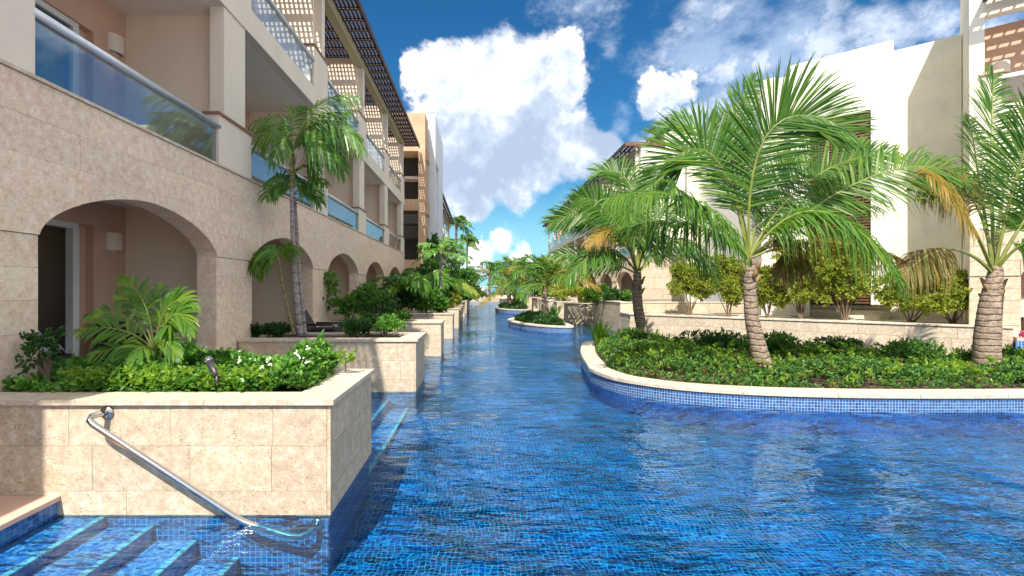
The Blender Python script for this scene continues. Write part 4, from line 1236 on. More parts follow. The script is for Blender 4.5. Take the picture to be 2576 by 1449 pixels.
def shrub(label, base, rx, ry, h, tips=260, k=8, size=0.07, mat='leaf', lift=0.15, name='shrub', lumps=7, stems=5, wr=0.42, group=None, cat='shrub', lumpr=0.55):
    t = thing(name, label, cat, tuple(base), group=group)
    base = np.array(base, float)
    cs = []
    for q in range(lumps):
        a = rnd.uniform(0, 6.28); rr = rnd.uniform(0.1, 1 - lumpr * .8); zz = rnd.uniform(0.25, 0.85)
        cs.append((base + [rx * rr * math.cos(a), ry * rr * math.sin(a), h * (lift + (1 - lift) * zz)], rnd.uniform(0.7, 1.15) * lumpr))
    T = []; Dd = []
    for q in range(tips):
        c, r = cs[q % lumps]
        d = unit(nrg.normal(0, 1, 3) + [0, -.15, .25])
        rad = r * (1 - abs(nrg.normal(0, .22)))
        p = c + d * [rx * rad, ry * rad, h * 0.42 * rad]
        if p[2] < base[2] + h * lift * .5: p[2] = base[2] + h * lift * .5 + rnd.random() * .1
        T.append(p); Dd.append(d + [0, 0, .35])
    V, F = rosettes(np.array(T), np.array(Dd), k, size, wr)
    link('foliage', mesh_np('foliage', V, F, mat), None, t)
    Vs = []; Fs = []
    for q in range(stems):
        c, r = cs[q % lumps]
        pts = bez(base + [rnd.uniform(-.05, .05), rnd.uniform(-.05, .05), -0.05], (base + c) / 2 + [rnd.uniform(-.1, .1), 0, 0], c, 6)
        v, f = tube_np(pts, [0.022 * (1.1 - .15 * i) for i in range(6)], 5, cap=False)
        o_ = len(Vs); Vs += v; Fs += [tuple(o_ + i for i in ff) for ff in f]
    link('stems', mesh_np('stems', Vs, Fs, 'bark_twig'), None, t)
    return t

# ------------------------------------------------------------------ hedge in the nearest planter
def hedge_top(x):
    xs = [-4.3, -3.9, -3.5, -3.2, -2.9, -2.6, -2.35, -2.2, -2.0, -1.85, -1.72, -1.6, -1.5, -1.42]
    zs = [1.10, 1.16, 1.20, 1.24, 1.22, 1.16, 1.12, 1.18, 1.24, 1.22, 1.36, 1.20, 1.08, 0.98]
    return np.interp(x, xs, zs)
N_ = 2600
hx = nrg.uniform(-4.25, -1.56, N_); hy = nrg.uniform(4.40, 5.45, N_)
lump = 0.05 * np.sin(hx * 7.3 + 1) + 0.05 * np.sin(hy * 9 + hx * 3)
top = hedge_top(hx) - 0.17 + 0.12 * (hy - 4.40) + lump
top = np.minimum(top, 0.98 + (hy - 4.36) * 1.1 + 0.10)
hz = 0.90 + (top - 0.90) * (1 - np.abs(nrg.normal(0, 0.28, N_)))
hz = np.maximum(hz, 0.92)
tips = np.stack([hx, hy, hz], 1)
dirs = np.stack([nrg.normal(0, .35, N_), nrg.normal(-.3, .35, N_), np.ones(N_)], 1)
V, F = rosettes(tips, dirs, 9, 0.075, 0.50, spread=1.15)
stuff(link('hedge', mesh_np('hedge', V, F, 'leaf'), None), 'glossy green leafy hedge filling the nearest planter', 'hedge')
N_ = 260
hx = nrg.uniform(-3.7, -1.9, N_); hy = nrg.uniform(4.38, 4.7, N_)
V, F = rosettes(np.stack([hx, hy, nrg.uniform(1.0, 1.12, N_)], 1), np.tile([0, -.5, 1.0], (N_, 1)), 6, 0.06, 0.45, spread=1.1)
shr = thing('shrub', 'lime green sprays of young leaves along the front of the nearest hedge', 'shrub', (-3.1, 4.5, 0.9))
link('foliage', mesh_np('foliage', V, F, 'leaf_lime'), None, shr)
# white blossoms
fl = thing('blossom', 'small white blossoms scattered among the leaves of the nearest hedge', 'flowers', (-1.9, 4.9, 1.1))
bp = [P(x, y + 28, 4.72) for x, y in ((945, 1372), (1055, 1375), (1065, 1390), (1210, 1330), (1180, 1365), (1205, 1385), (1030, 1400), (1055, 1430), (1035, 1445), (890, 1505), (1080, 1480), (1165, 1345), (965, 1450), (1012, 1462), (1100, 1470), (790, 1420))]
for b_ in bp:
    V, F = rosettes(np.array([tuple(b_ - Vector((0, 0.05, 0)))]), np.array([[0, -1, .6]]), 5, 0.026, 0.7, spread=1.3)
    link('flower', mesh_np('flower', V, F, 'white_flower'), None, fl)
# tall sprig by the end of the planter and yellow sprig
for lb, (x, y), hh, mt, sz, n_ in (('upright leafy sprig rising from the right part of the hedge', (1195, 1480), 0.36, 'leaf', .065, 60), ('small yellow-green sprig of lobed leaves against the second planter', (1350, 1450), 0.22, 'leaf_lime', .05, 16)):
    b_ = P(x, y, 5.2 if n_ > 20 else 5.3)
    t = thing('sprig', lb, 'plant', tuple(b_))
    nn_ = n_
    pp = np.array([(b_.x + rnd.uniform(-.05, .05) * (1.6 if n_ < 20 else 1), b_.y + rnd.uniform(-.05, .05), b_.z + hh * (0.55 + .45 * rnd.random() if n_ < 20 else rnd.random())) for _ in range(nn_)])
    V, F = rosettes(pp, np.tile([0, -.2, 1.0], (nn_, 1)), 6, sz, 0.55, spread=1.3)
    link('foliage', mesh_np('foliage', V, F, mt), None, t)
    link('stem', tube_mesh('stem', [tuple(b_), (b_.x, b_.y, b_.z + hh)], 0.006, 'bark_twig', 5), None, t)

# small arching palm in the nearest planter
ap = thing('areca_palm', 'bright green arching young palm with broad leaflets in the nearest planter', 'palm', (-3.15, 4.95, 0.9))
c0 = P(600, 1370, 4.95)
add_trunk(ap, [tuple(P(585, 1440, 4.95)), tuple(c0)], [0.03, 0.018], 'bark_green', 8, name='stem', sub=4)
sp = [((640, 1120), (745, 1190), 'frond_lime', 9, .34, -0.2), ((690, 1130), (735, 1290), 'frond_lime', 9, .32, -0.35), ((590, 1150), (480, 1090), 'frond_lime', 8, .26, .1), ((520, 1180), (345, 1230), 'frond_blue', 8, .26, 0.1),
      ((500, 1250), (310, 1290), 'frond_lime', 7, .25, -0.1), ((630, 1280), (690, 1390), 'frond_lime', 8, .25, -0.3), ((500, 1330), (350, 1390), 'frond_blue', 8, .22, -.1), ((560, 1180), (460, 1150), 'frond_blue', 8, .24, .25),
      ((570, 1330), (480, 1400), 'frond_lime', 5, .26, -.3), ((640, 1200), (620, 1120), 'frond_blue', 7, .28, .3), ((700, 1200), (640, 1300), 'frond_lime', 8, .30, -.1)]
for (a, b_, mt, n_, L_, dy) in sp:
    add_frond(ap, c0, P(a[0], a[1], 4.95 + dy * .5), P(b_[0], b_[1], 4.95 + dy), L=L_ * .95, n=int(n_ * 1.8), N=(0.1, -1, 0.5), mat=mt, r=.008, droop=.35, width=.034, start=.24, wind=(.28, 0, 0), ang0=52, ang1=14, fold=.1)

# ------------------------------------------------------------------ slender palms in the second planter
YA = 9.75
pa_ = thing('slender_palm', 'tall slender palm with wind-blown crown in front of the left wing', 'palm', tuple(P(1168, 1310, YA)))
add_trunk(pa_, [P(1172, 1312, YA), P(1155, 1120, YA), P(1143, 900, YA), P(1141, 740, YA), P(1143, 610, YA)], [0.075, 0.052, 0.044, 0.038, 0.042], 'bark_grey', 14, 0.05, sub=12)
add_trunk(pa_, [P(1141, 735, YA), P(1142, 600, YA)], [0.053, 0.048], 'bark_green', 12, name='crownshaft', sub=4)
cr = P(1143, 590, YA)
sp = [((1210, 350), (1390, 375), 'frond_blue', 0.75, 1.4, 0, 46), ((1230, 350), (1400, 560), 'frond_blue', .80, 1.3, -.3, 52), ((1230, 420), (1340, 660), 'frond_blue', .75, 1.2, .2, 50), ((1180, 430), (1300, 620), 'frond_blue', .75, 1.1, -.5, 48),
      ((1080, 440), (1005, 560), 'frond_lime', .60, 1.0, -.2, 40), ((1110, 420), (985, 480), 'frond_blue', .55, .9, .2, 36), ((1120, 470), (1060, 640), 'frond_blue', .5, .9, -.4, 34), ((1240, 480), (1390, 520), 'frond_blue', .7, 1.2, .5, 46),
      ((1190, 500), (1230, 680), 'frond_blue', .6, 1.2, .4, 40), ((1130, 430), (1180, 420), 'frond_blue', .5, .5, .3, 34), ((1200, 430), (1360, 440), 'frond_lime', .55, 1.0, -.1, 42)]
for (a, b_, mt, L_, dr, dy, n_) in sp:
    add_frond(pa_, cr, P(a[0], a[1], YA + dy * .6), P(b_[0], b_[1], YA + dy), L=L_ * .9, n=int(n_ * .8), N=(0.0, -0.8, 0.6), mat=mt, r=.012, droop=dr * .8, rag=.25, width=.028, start=.2, wind=(.30, 0, -.1), ang0=60, ang1=25)
for k in range(9):
    a = -1.2 + 2.4 * k / 8 + rnd.uniform(-.1, .1)
    e = P(1143 + 75 * math.sin(a) * 1.0, 655 - 50 * math.cos(a), YA + rnd.uniform(-.2, .2))
    link('flower_stalk', tube_mesh('flower_stalk', bez(P(1141, 665, YA), P(1143 + 30 * math.sin(a), 668, YA), e, 6), .006, 'stalk_brown', 4), None, pa_)
pb_ = thing('slender_palm', 'shorter slender palm crown just below the tall one by the left wing', 'palm', tuple(P(1190, 1310, YA)))
YB = 9.95
add_trunk(pb_, [P(1190, 1312, YB), P(1170, 1100, YB), P(1158, 900, YB), P(1150, 770, YB)], [0.055, 0.045, 0.04, 0.035], 'bark_grey', 12, 0.04, sub=12)
for (a, b_, n_) in (((1080, 690), (1040, 770), 34), ((1100, 670), (1060, 700), 30), ((1200, 680), (1275, 720), 34), ((1190, 700), (1250, 790), 30), ((1140, 670), (1180, 650), 26), ((1210, 740), (1240, 740), 26)):
    add_frond(pb_, P(1148, 760, YB), P(*a, YB + rnd.uniform(-.3, .2)), P(*b_, YB + rnd.uniform(-.4, .3)), L=.42, n=n_, N=(0, -.7, .7), mat='frond_blue', r=.009, droop=.6, width=.03, wind=(.15, 0, 0))
pc_ = thing('slender_palm', 'thin leaning green cane palm left of the tall slender palm', 'palm', tuple(P(1140, 1310, 9.6)))
add_trunk(pc_, [P(1150, 1312, 9.6), P(1120, 1190, 9.6), P(1098, 1080, 9.6), P(1090, 1010, 9.6)], [0.035, 0.028, 0.024, 0.02], 'bark_green', 10, 0.04, sub=10)
for (a, b_, mt) in (((1040, 960), (985, 1040), 'frond_lime'), ((1060, 950), (1010, 990), 'frond_blue'), ((1120, 960), (1140, 960), 'frond_lime'), ((1050, 990), (1010, 1050), 'frond_lime')):
    add_frond(pc_, P(1090, 1010, 9.6), P(*a, 9.6 + rnd.uniform(-.3, .2)), P(*b_, 9.6 + rnd.uniform(-.3, .2)), L=.40, n=26, N=(0, -.7, .7), mat=mt, r=.008, droop=.8, width=.04)

# ------------------------------------------------------------------ coconut palms on the large island
def boots(t, c, r, n=7, mat='stalk_brown'):
    for k in range(n):
        a = k * 2.4; rr = r * 1.0
        p = Vector(c) + Vector((rr * math.cos(a), rr * math.sin(a), -0.25 + 0.05 * k))
        q = p + Vector((0.10 * math.cos(a), 0.10 * math.sin(a), 0.16 + rnd.uniform(0, .1)))
        link('leaf_base', tube_mesh('leaf_base', [p, (p + q) / 2 + Vector((0, 0, .02)), q], [0.038, 0.034, 0.014], mat, 7), None, t)

YM = 9.0
pm = thing('coconut_palm', 'largest coconut palm in the middle of the island with a huge spreading crown', 'palm', tuple(P(2985, 1455, YM)))
add_trunk(pm, [P(2990, 1465, YM), P(2965, 1370, YM), P(2938, 1250, YM), P(2930, 1150, YM), P(2928, 1060, YM), P(2926, 1000, YM)], [0.170, 0.145, 0.118, 0.105, 0.112, 0.07], 'bark', 20, 0.035, sub=10)
boots(pm, P(2930, 1060, YM), 0.085, 8)
CM = PD(1884, 650, YM)
G, Y_, B_ = 'frond', 'frond_gold', 'frond_brown'
fm = [  # control, tip, leaflet length, normal, droop, dY mid, dY tip, material, pairs
    ((1862, 170), (2140, 330), 1.02, (0, -1, .05), .15, -.2, -.5, G, 92),
    ((1812, 210), (1632, 470), .95, (0, -1, .15), .12, .2, .5, G, 84),
    ((1840, 250), (1660, 330), .85, (0, -.8, .5), .25, .9, 1.5, G, 76),
    ((1760, 430), (1530, 500), .66, (.1, -.35, 1), 1.15, -.6, -1.1, 'frond_lime', 80),
    ((1770, 520), (1555, 575), .62, (0, -.3, 1), 1.10, -.2, -.2, G, 74),
    ((2000, 400), (2235, 385), .88, (-.1, -1, .3), .25, .4, .9, G, 78),
    ((2050, 390), (2255, 690), .80, (0, -.4, 1), 1.25, -.6, -1.0, 'frond_lime', 84),
    ((2270, 310), (2460, 470), .80, (0, -.9, .6), .5, .3, .3, 'frond_lime', 84),
    ((2110, 550), (2330, 690), .66, (0, -.4, 1), .9, .1, .2, Y_, 70),
    ((2060, 540), (1960, 690), .5, (0, -.5, 1), 1.2, .3, .2, B_, 50),
    ((1960, 480), (2200, 520), .8, (.1, -.6, .8), .8, .8, 1.6, G, 72),
    ((1790, 300), (1900, 200), .7, (.3, -1, .2), .3, 1.0, 1.9, G, 64),
    ((1930, 330), (2120, 470), .8, (.2, -.9, .4), .5, .8, 1.4, G, 70),
    ((1800, 560), (1690, 470), .7, (0, -.7, .7), .7, -.8, -1.4, G, 60),
]
for (a, b_, L_, N, dr, d1, d2, mt, n_) in fm:
    add_frond(pm, CM, PD(*a, YM + d1), PD(*b_, YM + d2), L=L_ * 1.28, n=int(n_ * 1.6), N=N, mat=mt, r=.017, droop=dr * .85, width=.030, start=.15, wind=(.06, 0, .04), rag=.2, stalk='stalk' if mt != B_ else 'stalk_brown')

YL = 13.4
pl_ = thing('coconut_palm', 'coconut palm nearest the canal on the left part of the large island', 'palm', tuple(P(2525, 1345, YL)))
add_trunk(pl_, [P(2530, 1352, YL), P(2505, 1270, YL), P(2491, 1190, YL), P(2488, 1120, YL), P(2492, 1060, YL)], [0.165, 0.140, 0.132, 0.130, 0.08], 'bark', 18, 0.07, sub=10)
boots(pl_, P(2490, 1110, YL), 0.10, 7)
CL_ = PD(1603, 690, YL)
fl_ = [((1570, 470), (1385, 560), 1.15, (0, -1, .2), .25, .4, .8, G, 74), ((1530, 560), (1430, 700), .8, (0, -.5, 1), 1.0, -.5, -.8, G, 66), ((1630, 400), (1500, 430), 1.1, (.2, -1, .2), .3, .6, 1.2, G, 70),
       ((1640, 440), (1770, 560), 1.0, (0, -.8, .5), .6, .2, .5, G, 70), ((1700, 520), (1800, 690), .95, (0, -.5, 1), 1.2, -.4, -.7, G, 70), ((1570, 520), (1480, 610), .7, (0, -.5, 1), 1.1, -.5, -.9, Y_, 60),
       ((1520, 640), (1400, 640), .85, (0, -.8, .5), .5, .2, .4, G, 56), ((1600, 470), (1660, 450), 1.0, (0, -.8, .3), .5, 1.0, 1.8, G, 60), ((1680, 600), (1760, 640), .8, (0, -.6, .7), .9, .8, 1.3, G, 54),
       ((1560, 430), (1600, 600), .9, (0, -.5, .7), 1.1, -1.0, -1.7, 'frond_lime', 60), ((1650, 500), (1640, 640), .8, (0, -.5, .7), 1.2, -1.1, -1.5, G, 56), ((1540, 480), (1450, 500), 1.0, (.1, -1, .3), .4, -.2, -.3, G, 66)]
for (a, b_, L_, N, dr, d1, d2, mt, n_) in fl_:
    add_frond(pl_, CL_, PD(*a, YL + d1), PD(*b_, YL + d2), L=L_ * .95, n=int(n_ * 1.35), N=N, mat=mt, r=.019, droop=dr * .72, rag=.2, width=.034, start=.2, wind=(.06, 0, .02))

YR = 8.95
pr = thing('coconut_palm', 'coconut palm with thick ringed trunk and long bare leaf stalks at the right edge', 'palm', tuple(P(3865, 1470, YR)))
add_trunk(pr, [P(3872, 1478, YR), P(3855, 1400, YR), P(3858, 1300, YR), P(3868, 1200, YR), P(3880, 1130, YR), P(3892, 1040, YR)], [0.225, 0.195, 0.182, 0.162, 0.145, 0.085], 'bark', 20, 0.035, sub=10)
boots(pr, P(3878, 1140, YR), 0.085, 7)
CR_ = PD(2500, 690, YR)
fr_ = [((2390, 560), (2265, 700), .50, (0, -.5, 1), 1.0, -.3, -.4, B_, 54, .5), ((2470, 400), (2315, 470), .62, (0, -.9, .5), .7, .1, .2, B_, 80, .35), ((2550, 420), (2640, 200), .95, (0, -1, .1), .1, -.3, -.7, G, 84, .2),
       ((2490, 320), (2500, 190), .8, (.2, -1, .1), .2, .5, 1.0, G, 74, .3), ((2600, 480), (2720, 420), .8, (0, -.9, .3), .4, -.3, -.5, G, 70, .3), ((2580, 560), (2700, 620), .7, (0, -.5, .8), .8, -.4, -.8, G, 60, .35),
       ((2460, 430), (2440, 300), .7, (.2, -1, .2), .3, .8, 1.6, G, 64, .3), ((2420, 480), (2330, 440), .7, (0, -.8, .6), .6, -.5, -1.0, Y_, 64, .35), ((2520, 380), (2600, 340), .8, (0, -.9, .3), .4, .8, 1.5, G, 60, .3)]
for (a, b_, L_, N, dr, d1, d2, mt, n_, st_) in fr_:
    add_frond(pr, CR_, PD(*a, YR + d1), PD(*b_, YR + d2), L=L_ * 1.2, n=int(n_ * 1.2), N=N, mat=mt, r=.023, droop=dr, rag=.2, width=.029, start=st_, wind=(-.04, 0, 0))

# ------------------------------------------------------------------ ground cover on the islands
def inside(pts, xy):
    x, y = xy[:, 0], xy[:, 1]; c = np.zeros(len(x), bool)
    P2 = [(p.x, p.y) for p in pts]; j = len(P2) - 1
    for i in range(len(P2)):
        xi, yi = P2[i]; xj, yj = P2[j]
        c ^= ((yi > y) != (yj > y)) & (x < (xj - xi) * (y - yi) / (yj - yi + 1e-12) + xi)
        j = i
    return c
def cover(label, pts, cw, z, n, k, size, mat, hmin, hmax, bnd):
    xy = np.stack([nrg.uniform(bnd[0], bnd[1], n), nrg.uniform(bnd[2], bnd[3], n)], 1)
    q = inset(pts, cw)
    xy = xy[inside(q, xy)]
    m = len(xy)
    f = 0.5 + 0.25 * np.sin(xy[:, 0] * 2.1 + 1.3 * np.sin(xy[:, 1] * 1.7)) + 0.25 * np.sin(xy[:, 1] * 3.1 + xy[:, 0])
    Pq = np.array([(p.x, p.y) for p in q])
    dist = np.min(np.linalg.norm(xy[:, None] - Pq[None], axis=2), axis=1)
    hh = (hmin + (hmax - hmin) * f) * np.clip(dist / 0.5 + 0.35, 0, 1)
    zz = z + hh * (1 - np.abs(nrg.normal(0, .3, m)).clip(0, .9))
    V, F = rosettes(np.column_stack([xy, zz]), np.column_stack([nrg.normal(0, .4, m), nrg.normal(-.1, .4, m), np.ones(m)]), k, size, 0.5, spread=1.1)
    return stuff(link('ground_cover', mesh_np('ground_cover', V, F, mat), None), label, 'ground cover')
cover('low dense green ground cover filling the large island bed', op1, 0.37, 0.24, 15000, 7, 0.066, 'leaf_cover', 0.12, 0.46, (2.4, 12, 7.5, 15.3))
cover('low green planting on the middle small island', op2, 0.33, 0.22, 2200, 6, 0.13, 'leaf_dark', 0.2, 0.5, (1.5, 4.1, 21, 28.4))
cover('low green planting on the farthest small island', op3, 0.33, 0.22, 1500, 6, 0.16, 'leaf_dark', 0.2, 0.6, (1.3, 4.2, 37, 46))
cover('scattered yellow-green young shoots in the large island bed', op1, 0.37, 0.30, 1500, 7, 0.075, 'leaf_lime', 0.20, 0.50, (2.4, 12, 7.5, 15.3))
cover('sparse dry brownish sprigs in the large island bed', op1, 0.37, 0.26, 700, 5, 0.06, 'frond_brown', 0.22, 0.46, (2.4, 12, 7.5, 15.3))
# bushier plants standing up out of the cover
isb = [(3.9, 12.7, .5, .42), (5.3, 11.6, .7, .45), (6.3, 10.9, .8, .50), (7.6, 10.6, .8, .42), (8.6, 10.0, .7, .45), (10.0, 9.6, .8, .40), (4.4, 10.3, .6, .30), (7.2, 9.3, .8, .32), (9.6, 8.6, .7, .3), (11.0, 8.9, .6, .36)]
lbs = ['low dark bush behind the canal-side palm trunk on the island', 'bush between the two left palm trunks on the island', 'bush just left of the big palm trunk at the back of the island', 'bush just right of the big palm trunk',
       'bush midway between the big palm and the right palm', 'bush beside the thick right palm trunk', 'small bush in the left front of the island bed', 'small bush in the middle front of the island bed', 'small bush in the right front of the island bed', 'bush at the far right end of the island bed']
for q_, ((x, y, r, h), lb) in enumerate(zip(isb, lbs)):
    shrub(lb, (x, y, .26), r, r * .7, h * 1.28, tips=460, k=7, size=.07, mat='leaf_dark' if q_ % 2 else 'leaf_cover', lumps=8, stems=3, group='bushes in the island ground cover', lift=.05, lumpr=.7)
def tuft(label, base, n, h, spread, mat, w=.02, name='grass_tuft', lean=(0, 0, 0)):
    t = thing(name, label, 'plant', base)
    V = []; F = []
    for k in range(n):
        a = rnd.uniform(0, 6.28); s = rnd.random() * spread
        b_ = Vector(base) + Vector((rnd.uniform(-.1, .1) * spread * 2, rnd.uniform(-.1, .1) * spread * 2, 0))
        d = Vector((math.cos(a) * s, math.sin(a) * s, 1)) + Vector(lean)
        hh = h * rnd.uniform(.6, 1.1)
        wv = Vector((-math.sin(a + .6), math.cos(a + .6), 0)) * w
        m_ = b_ + d * hh * .6; e = b_ + d * hh + Vector((math.cos(a), math.sin(a), -.4)) * s * hh * .4
        q = len(V)
        V += [b_ - wv * .5, b_ + wv * .5, m_ + wv * .5, m_ - wv * .5, e + wv * .04, e - wv * .04]
        F += [(q, q + 1, q + 2, q + 3), (q + 3, q + 2, q + 4, q + 5)]
    link('blades', mesh_np('blades', [tuple(v) for v in V], F, mat), None, t)
    return t
tuft('bright green tuft of strap leaves at the canal end of the large island', (3.25, 13.6, .27), 150, .78, .5, 'frond_lime', .03)
tuft('spiky grass tuft on the middle small island', (3.5, 23.6, .3), 60, 1.0, .5, 'frond', .05)
tuft('spiky grass tuft on the farthest small island', (3.0, 40.5, .3), 50, 1.2, .5, 'frond', .07)

# ------------------------------------------------------------------ shrubs in the gravel bed on the right
def QP(s, o, z): return tuple(QF @ Vector((s, o, z)))
rb = [(2690, 1.2, 1.55, .52, 'rounded olive green shrub at the left end of the gravel bed'), (2845, 1.3, 1.6, .48, 'narrow olive shrub with a dark shadow on the wall, left of the big palm'), (3000, 1.4, 1.35, .42, 'olive shrub standing right behind the big palm trunk'),
      (3130, 1.4, 1.95, .62, 'tall olive shrub on forked stems left of the louvred screen'), (3300, 1.4, 1.95, .62, 'tall olive shrub standing in front of the louvred screen'), (3560, 1.5, 1.35, .70, 'wide bright olive shrub right of the louvred screen'),
      (3720, 1.5, 1.30, .65, 'wide olive shrub beside the balcony block')]
def S_at(px, o):
    k = (px - 1873) / FPX
    ax, ay, tx, ty, bx, by = 5.88, 19.5, .755, -.656, .656, .755
    return (k * (ay + by * o) - ax - bx * o) / (tx - k * ty)
for (px, o_, h, r, lb) in rb:
    b_ = QP(S_at(px, o_), o_, 0.84)
    shrub(lb, b_, r * 1.75, r * 1.3, h * 1.38, tips=1300, k=8, size=.115, mat='leaf_olive', lumps=15, stems=8, group='olive shrubs along the gravel bed', lift=.10, lumpr=.42)
vn = thing('vine', 'thin climbing vine with yellow leaves against the pale wall behind the left palm', 'vine', (11.2, 20.8, 1.3))
pp = [P(rnd.gauss(2680, 16), rnd.uniform(950, 1150), 20.75 + rnd.uniform(-.1, .1)) for _ in range(130)]
V, F = rosettes(np.array([tuple(p) for p in pp]), np.tile([0, -.8, .2], (130, 1)), 4, .09, .5, spread=1.2)
link('foliage', mesh_np('foliage', V, F, 'frond_gold'), None, vn)
link('stem', tube_mesh('stem', [P(2685, 1180, 20.8), P(2676, 1060, 20.8), P(2682, 955, 20.8)], .012, 'bark_twig', 5), None, vn)
# planting behind the tall wall
bk = [(2265, 27, .9, 1.0, 'leaf_olive', 'yellow-green shrub above the tall grey wall at its far end'), (2330, 25, .8, 1.0, 'frond_lime', 'light green feathery shrub above the tall grey wall'), (2382, 23.5, .62, .75, 'leaf_dark', 'round dark clipped bush above the tall grey wall'),
      (2205, 31, 1.0, 1.1, 'leaf_olive', 'olive shrub behind the stone piers, far right bank'), (2440, 26.5, .5, .6, 'leaf', 'small green shrub by the last arch of the right wing')]
for (px, Y, r, h, mt, lb) in bk:
    b_ = P(px, 1129, Y); shrub(lb, (b_.x, Y, 1.1), r, r, h, tips=200, k=7, size=.14, mat=mt, lumps=7, stems=3, lift=.0, lumpr=.6, group='shrubs above the right retaining wall')
for k, (x, y) in enumerate(((5.4, 32.0), (5.6, 35.6), (5.7, 39.5), (5.8, 44), (6.0, 50))):
    shrub(['yellow-green shrub above the third stone pier', 'green shrub above the fourth stone pier', 'green shrub above the fifth stone pier', 'green shrub above the farthest stone pier', 'dark shrub beyond the farthest stone pier'][k],
          (x, y, 1.0), 1.2, 1.2, 1.6, tips=160, k=6, size=.2, mat=('leaf_olive', 'leaf', 'leaf_olive', 'leaf', 'leaf_dark')[k], lumps=6, stems=2, lift=0, lumpr=.6, group='shrubs above the right retaining wall')

# ------------------------------------------------------------------ small island palms and the far bank
def small_palm(label, base, top, n, Lf, L, pairs, mats, r0=.16, bark='bark', group=None, **kw):
    t = thing('coconut_palm', label, 'palm', tuple(base), group=group)
    b_, c_ = Vector(base), Vector(top)
    add_trunk(t, [b_, b_.lerp(c_, .5) + Vector((rnd.uniform(-.1, .1), 0, 0)), c_], [r0, r0 * .8, r0 * .8], bark, 10, .05, sub=8)
    auto_fronds(t, c_, n, Lf, L, pairs, mats, **kw)
    return t
small_palm('coconut palm with yellowing fronds on the middle small island', P(2128, 1252, 24.5), P(2130, 1120, 24.5), 15, 3.2, .85, 34, [G, G, Y_, G, 'frond_lime'], el=(88, 15), lw=.05, r=.03, droop=.40, spread=.7, az0=2.0)
small_palm('coconut palm with golden fronds on the farthest small island', P(1992, 1195, 41), P(1990, 1130, 41), 13, 3.0, .9, 24, [Y_, G, 'frond_lime'], el=(80, -10), lw=.08, r=.04, droop=.5, spread=.8)
farp = [(1915, 1165, 1075, 60, 4.6, 'coconut palm at the end of the canal standing before the white pavilion'), (2010, 1160, 1068, 56, 4.2, 'coconut palm at the end of the canal, second from the white pavilion'), (2075, 1160, 1085, 52, 4.4, 'coconut palm at the end of the canal nearest the right bank'),
        (1985, 1160, 1100, 68, 4.4, 'lower coconut palm between the two at the end of the canal'), (2105, 1150, 1055, 60, 4.6, 'coconut palm rising behind the stone piers on the right'), (2160, 1150, 1075, 55, 4.6, 'coconut palm in front of the far end of the right wing')]
for k, (px, yb, yt, Y, Lf, lb) in enumerate(farp):
    small_palm(lb, (P(px, yb, Y).x, Y, .4), P(px - 3, yt, Y), 13, Lf, 1.2, 20, [G, 'frond_lime', G, Y_], el=(86, 0), lw=.12, r=.05, droop=.5, spread=.7, group='coconut palms at the end of the canal', az0=k)
royal = [(1783, 868, 74, 2.5, 'tallest royal palm beyond the left wing'), (1826, 935, 84, 2.2, 'royal palm with a compact crown right of the tallest one'), (1765, 965, 90, 2.4, 'royal palm partly hidden behind the left wing')]
for k, (px, yt, Y, Lf, lb) in enumerate(royal):
    small_palm(lb, (P(px, 1129, Y).x, Y, .4), P(px, yt, Y), 14, Lf, 1.0, 20, [G, 'leaf_dark', G], r0=.22, el=(85, -30), lw=.15, r=.06, droop=.7, bark='bark_grey', group='tall royal palms on the left', az0=k * 1.3, wind=(.35, 0, 0))
pv = thing('pavilion', 'low white pavilion wall at the far end of the canal', 'pavilion', (0.2, 76, .4))
box('wall', pv, -0.7, 0.7, 76, 78, 0.45, 2.1, 'white_plaster')
box('low_wall', pv, -3.0, 9, 74.5, 74.8, 0.42, 0.95, 'coping')
box('roof_slab', pv, -0.8, 0.8, 75.9, 78.1, 2.1, 2.2, 'white_plaster')
V, F = rosettes(np.array([tuple(P(rnd.choice((rnd.uniform(1740, 1850), rnd.uniform(1930, 2250))), rnd.uniform(1146, 1164), 80)) for _ in range(260)]), np.tile([0, -.3, 1.0], (260, 1)), 6, .5, .5)
stuff(link('far_thicket', mesh_np('far_thicket', V, F, 'leaf_dark'), None), 'dark green thicket along the shore at the end of the canal', 'thicket')
pk = shrub('purple leaved shrub beside the white pavilion', tuple(P(1885, 1166, 73)), .9, .6, 1.0, tips=60, k=6, size=.25, mat='frond_brown', lumps=4, stems=1)

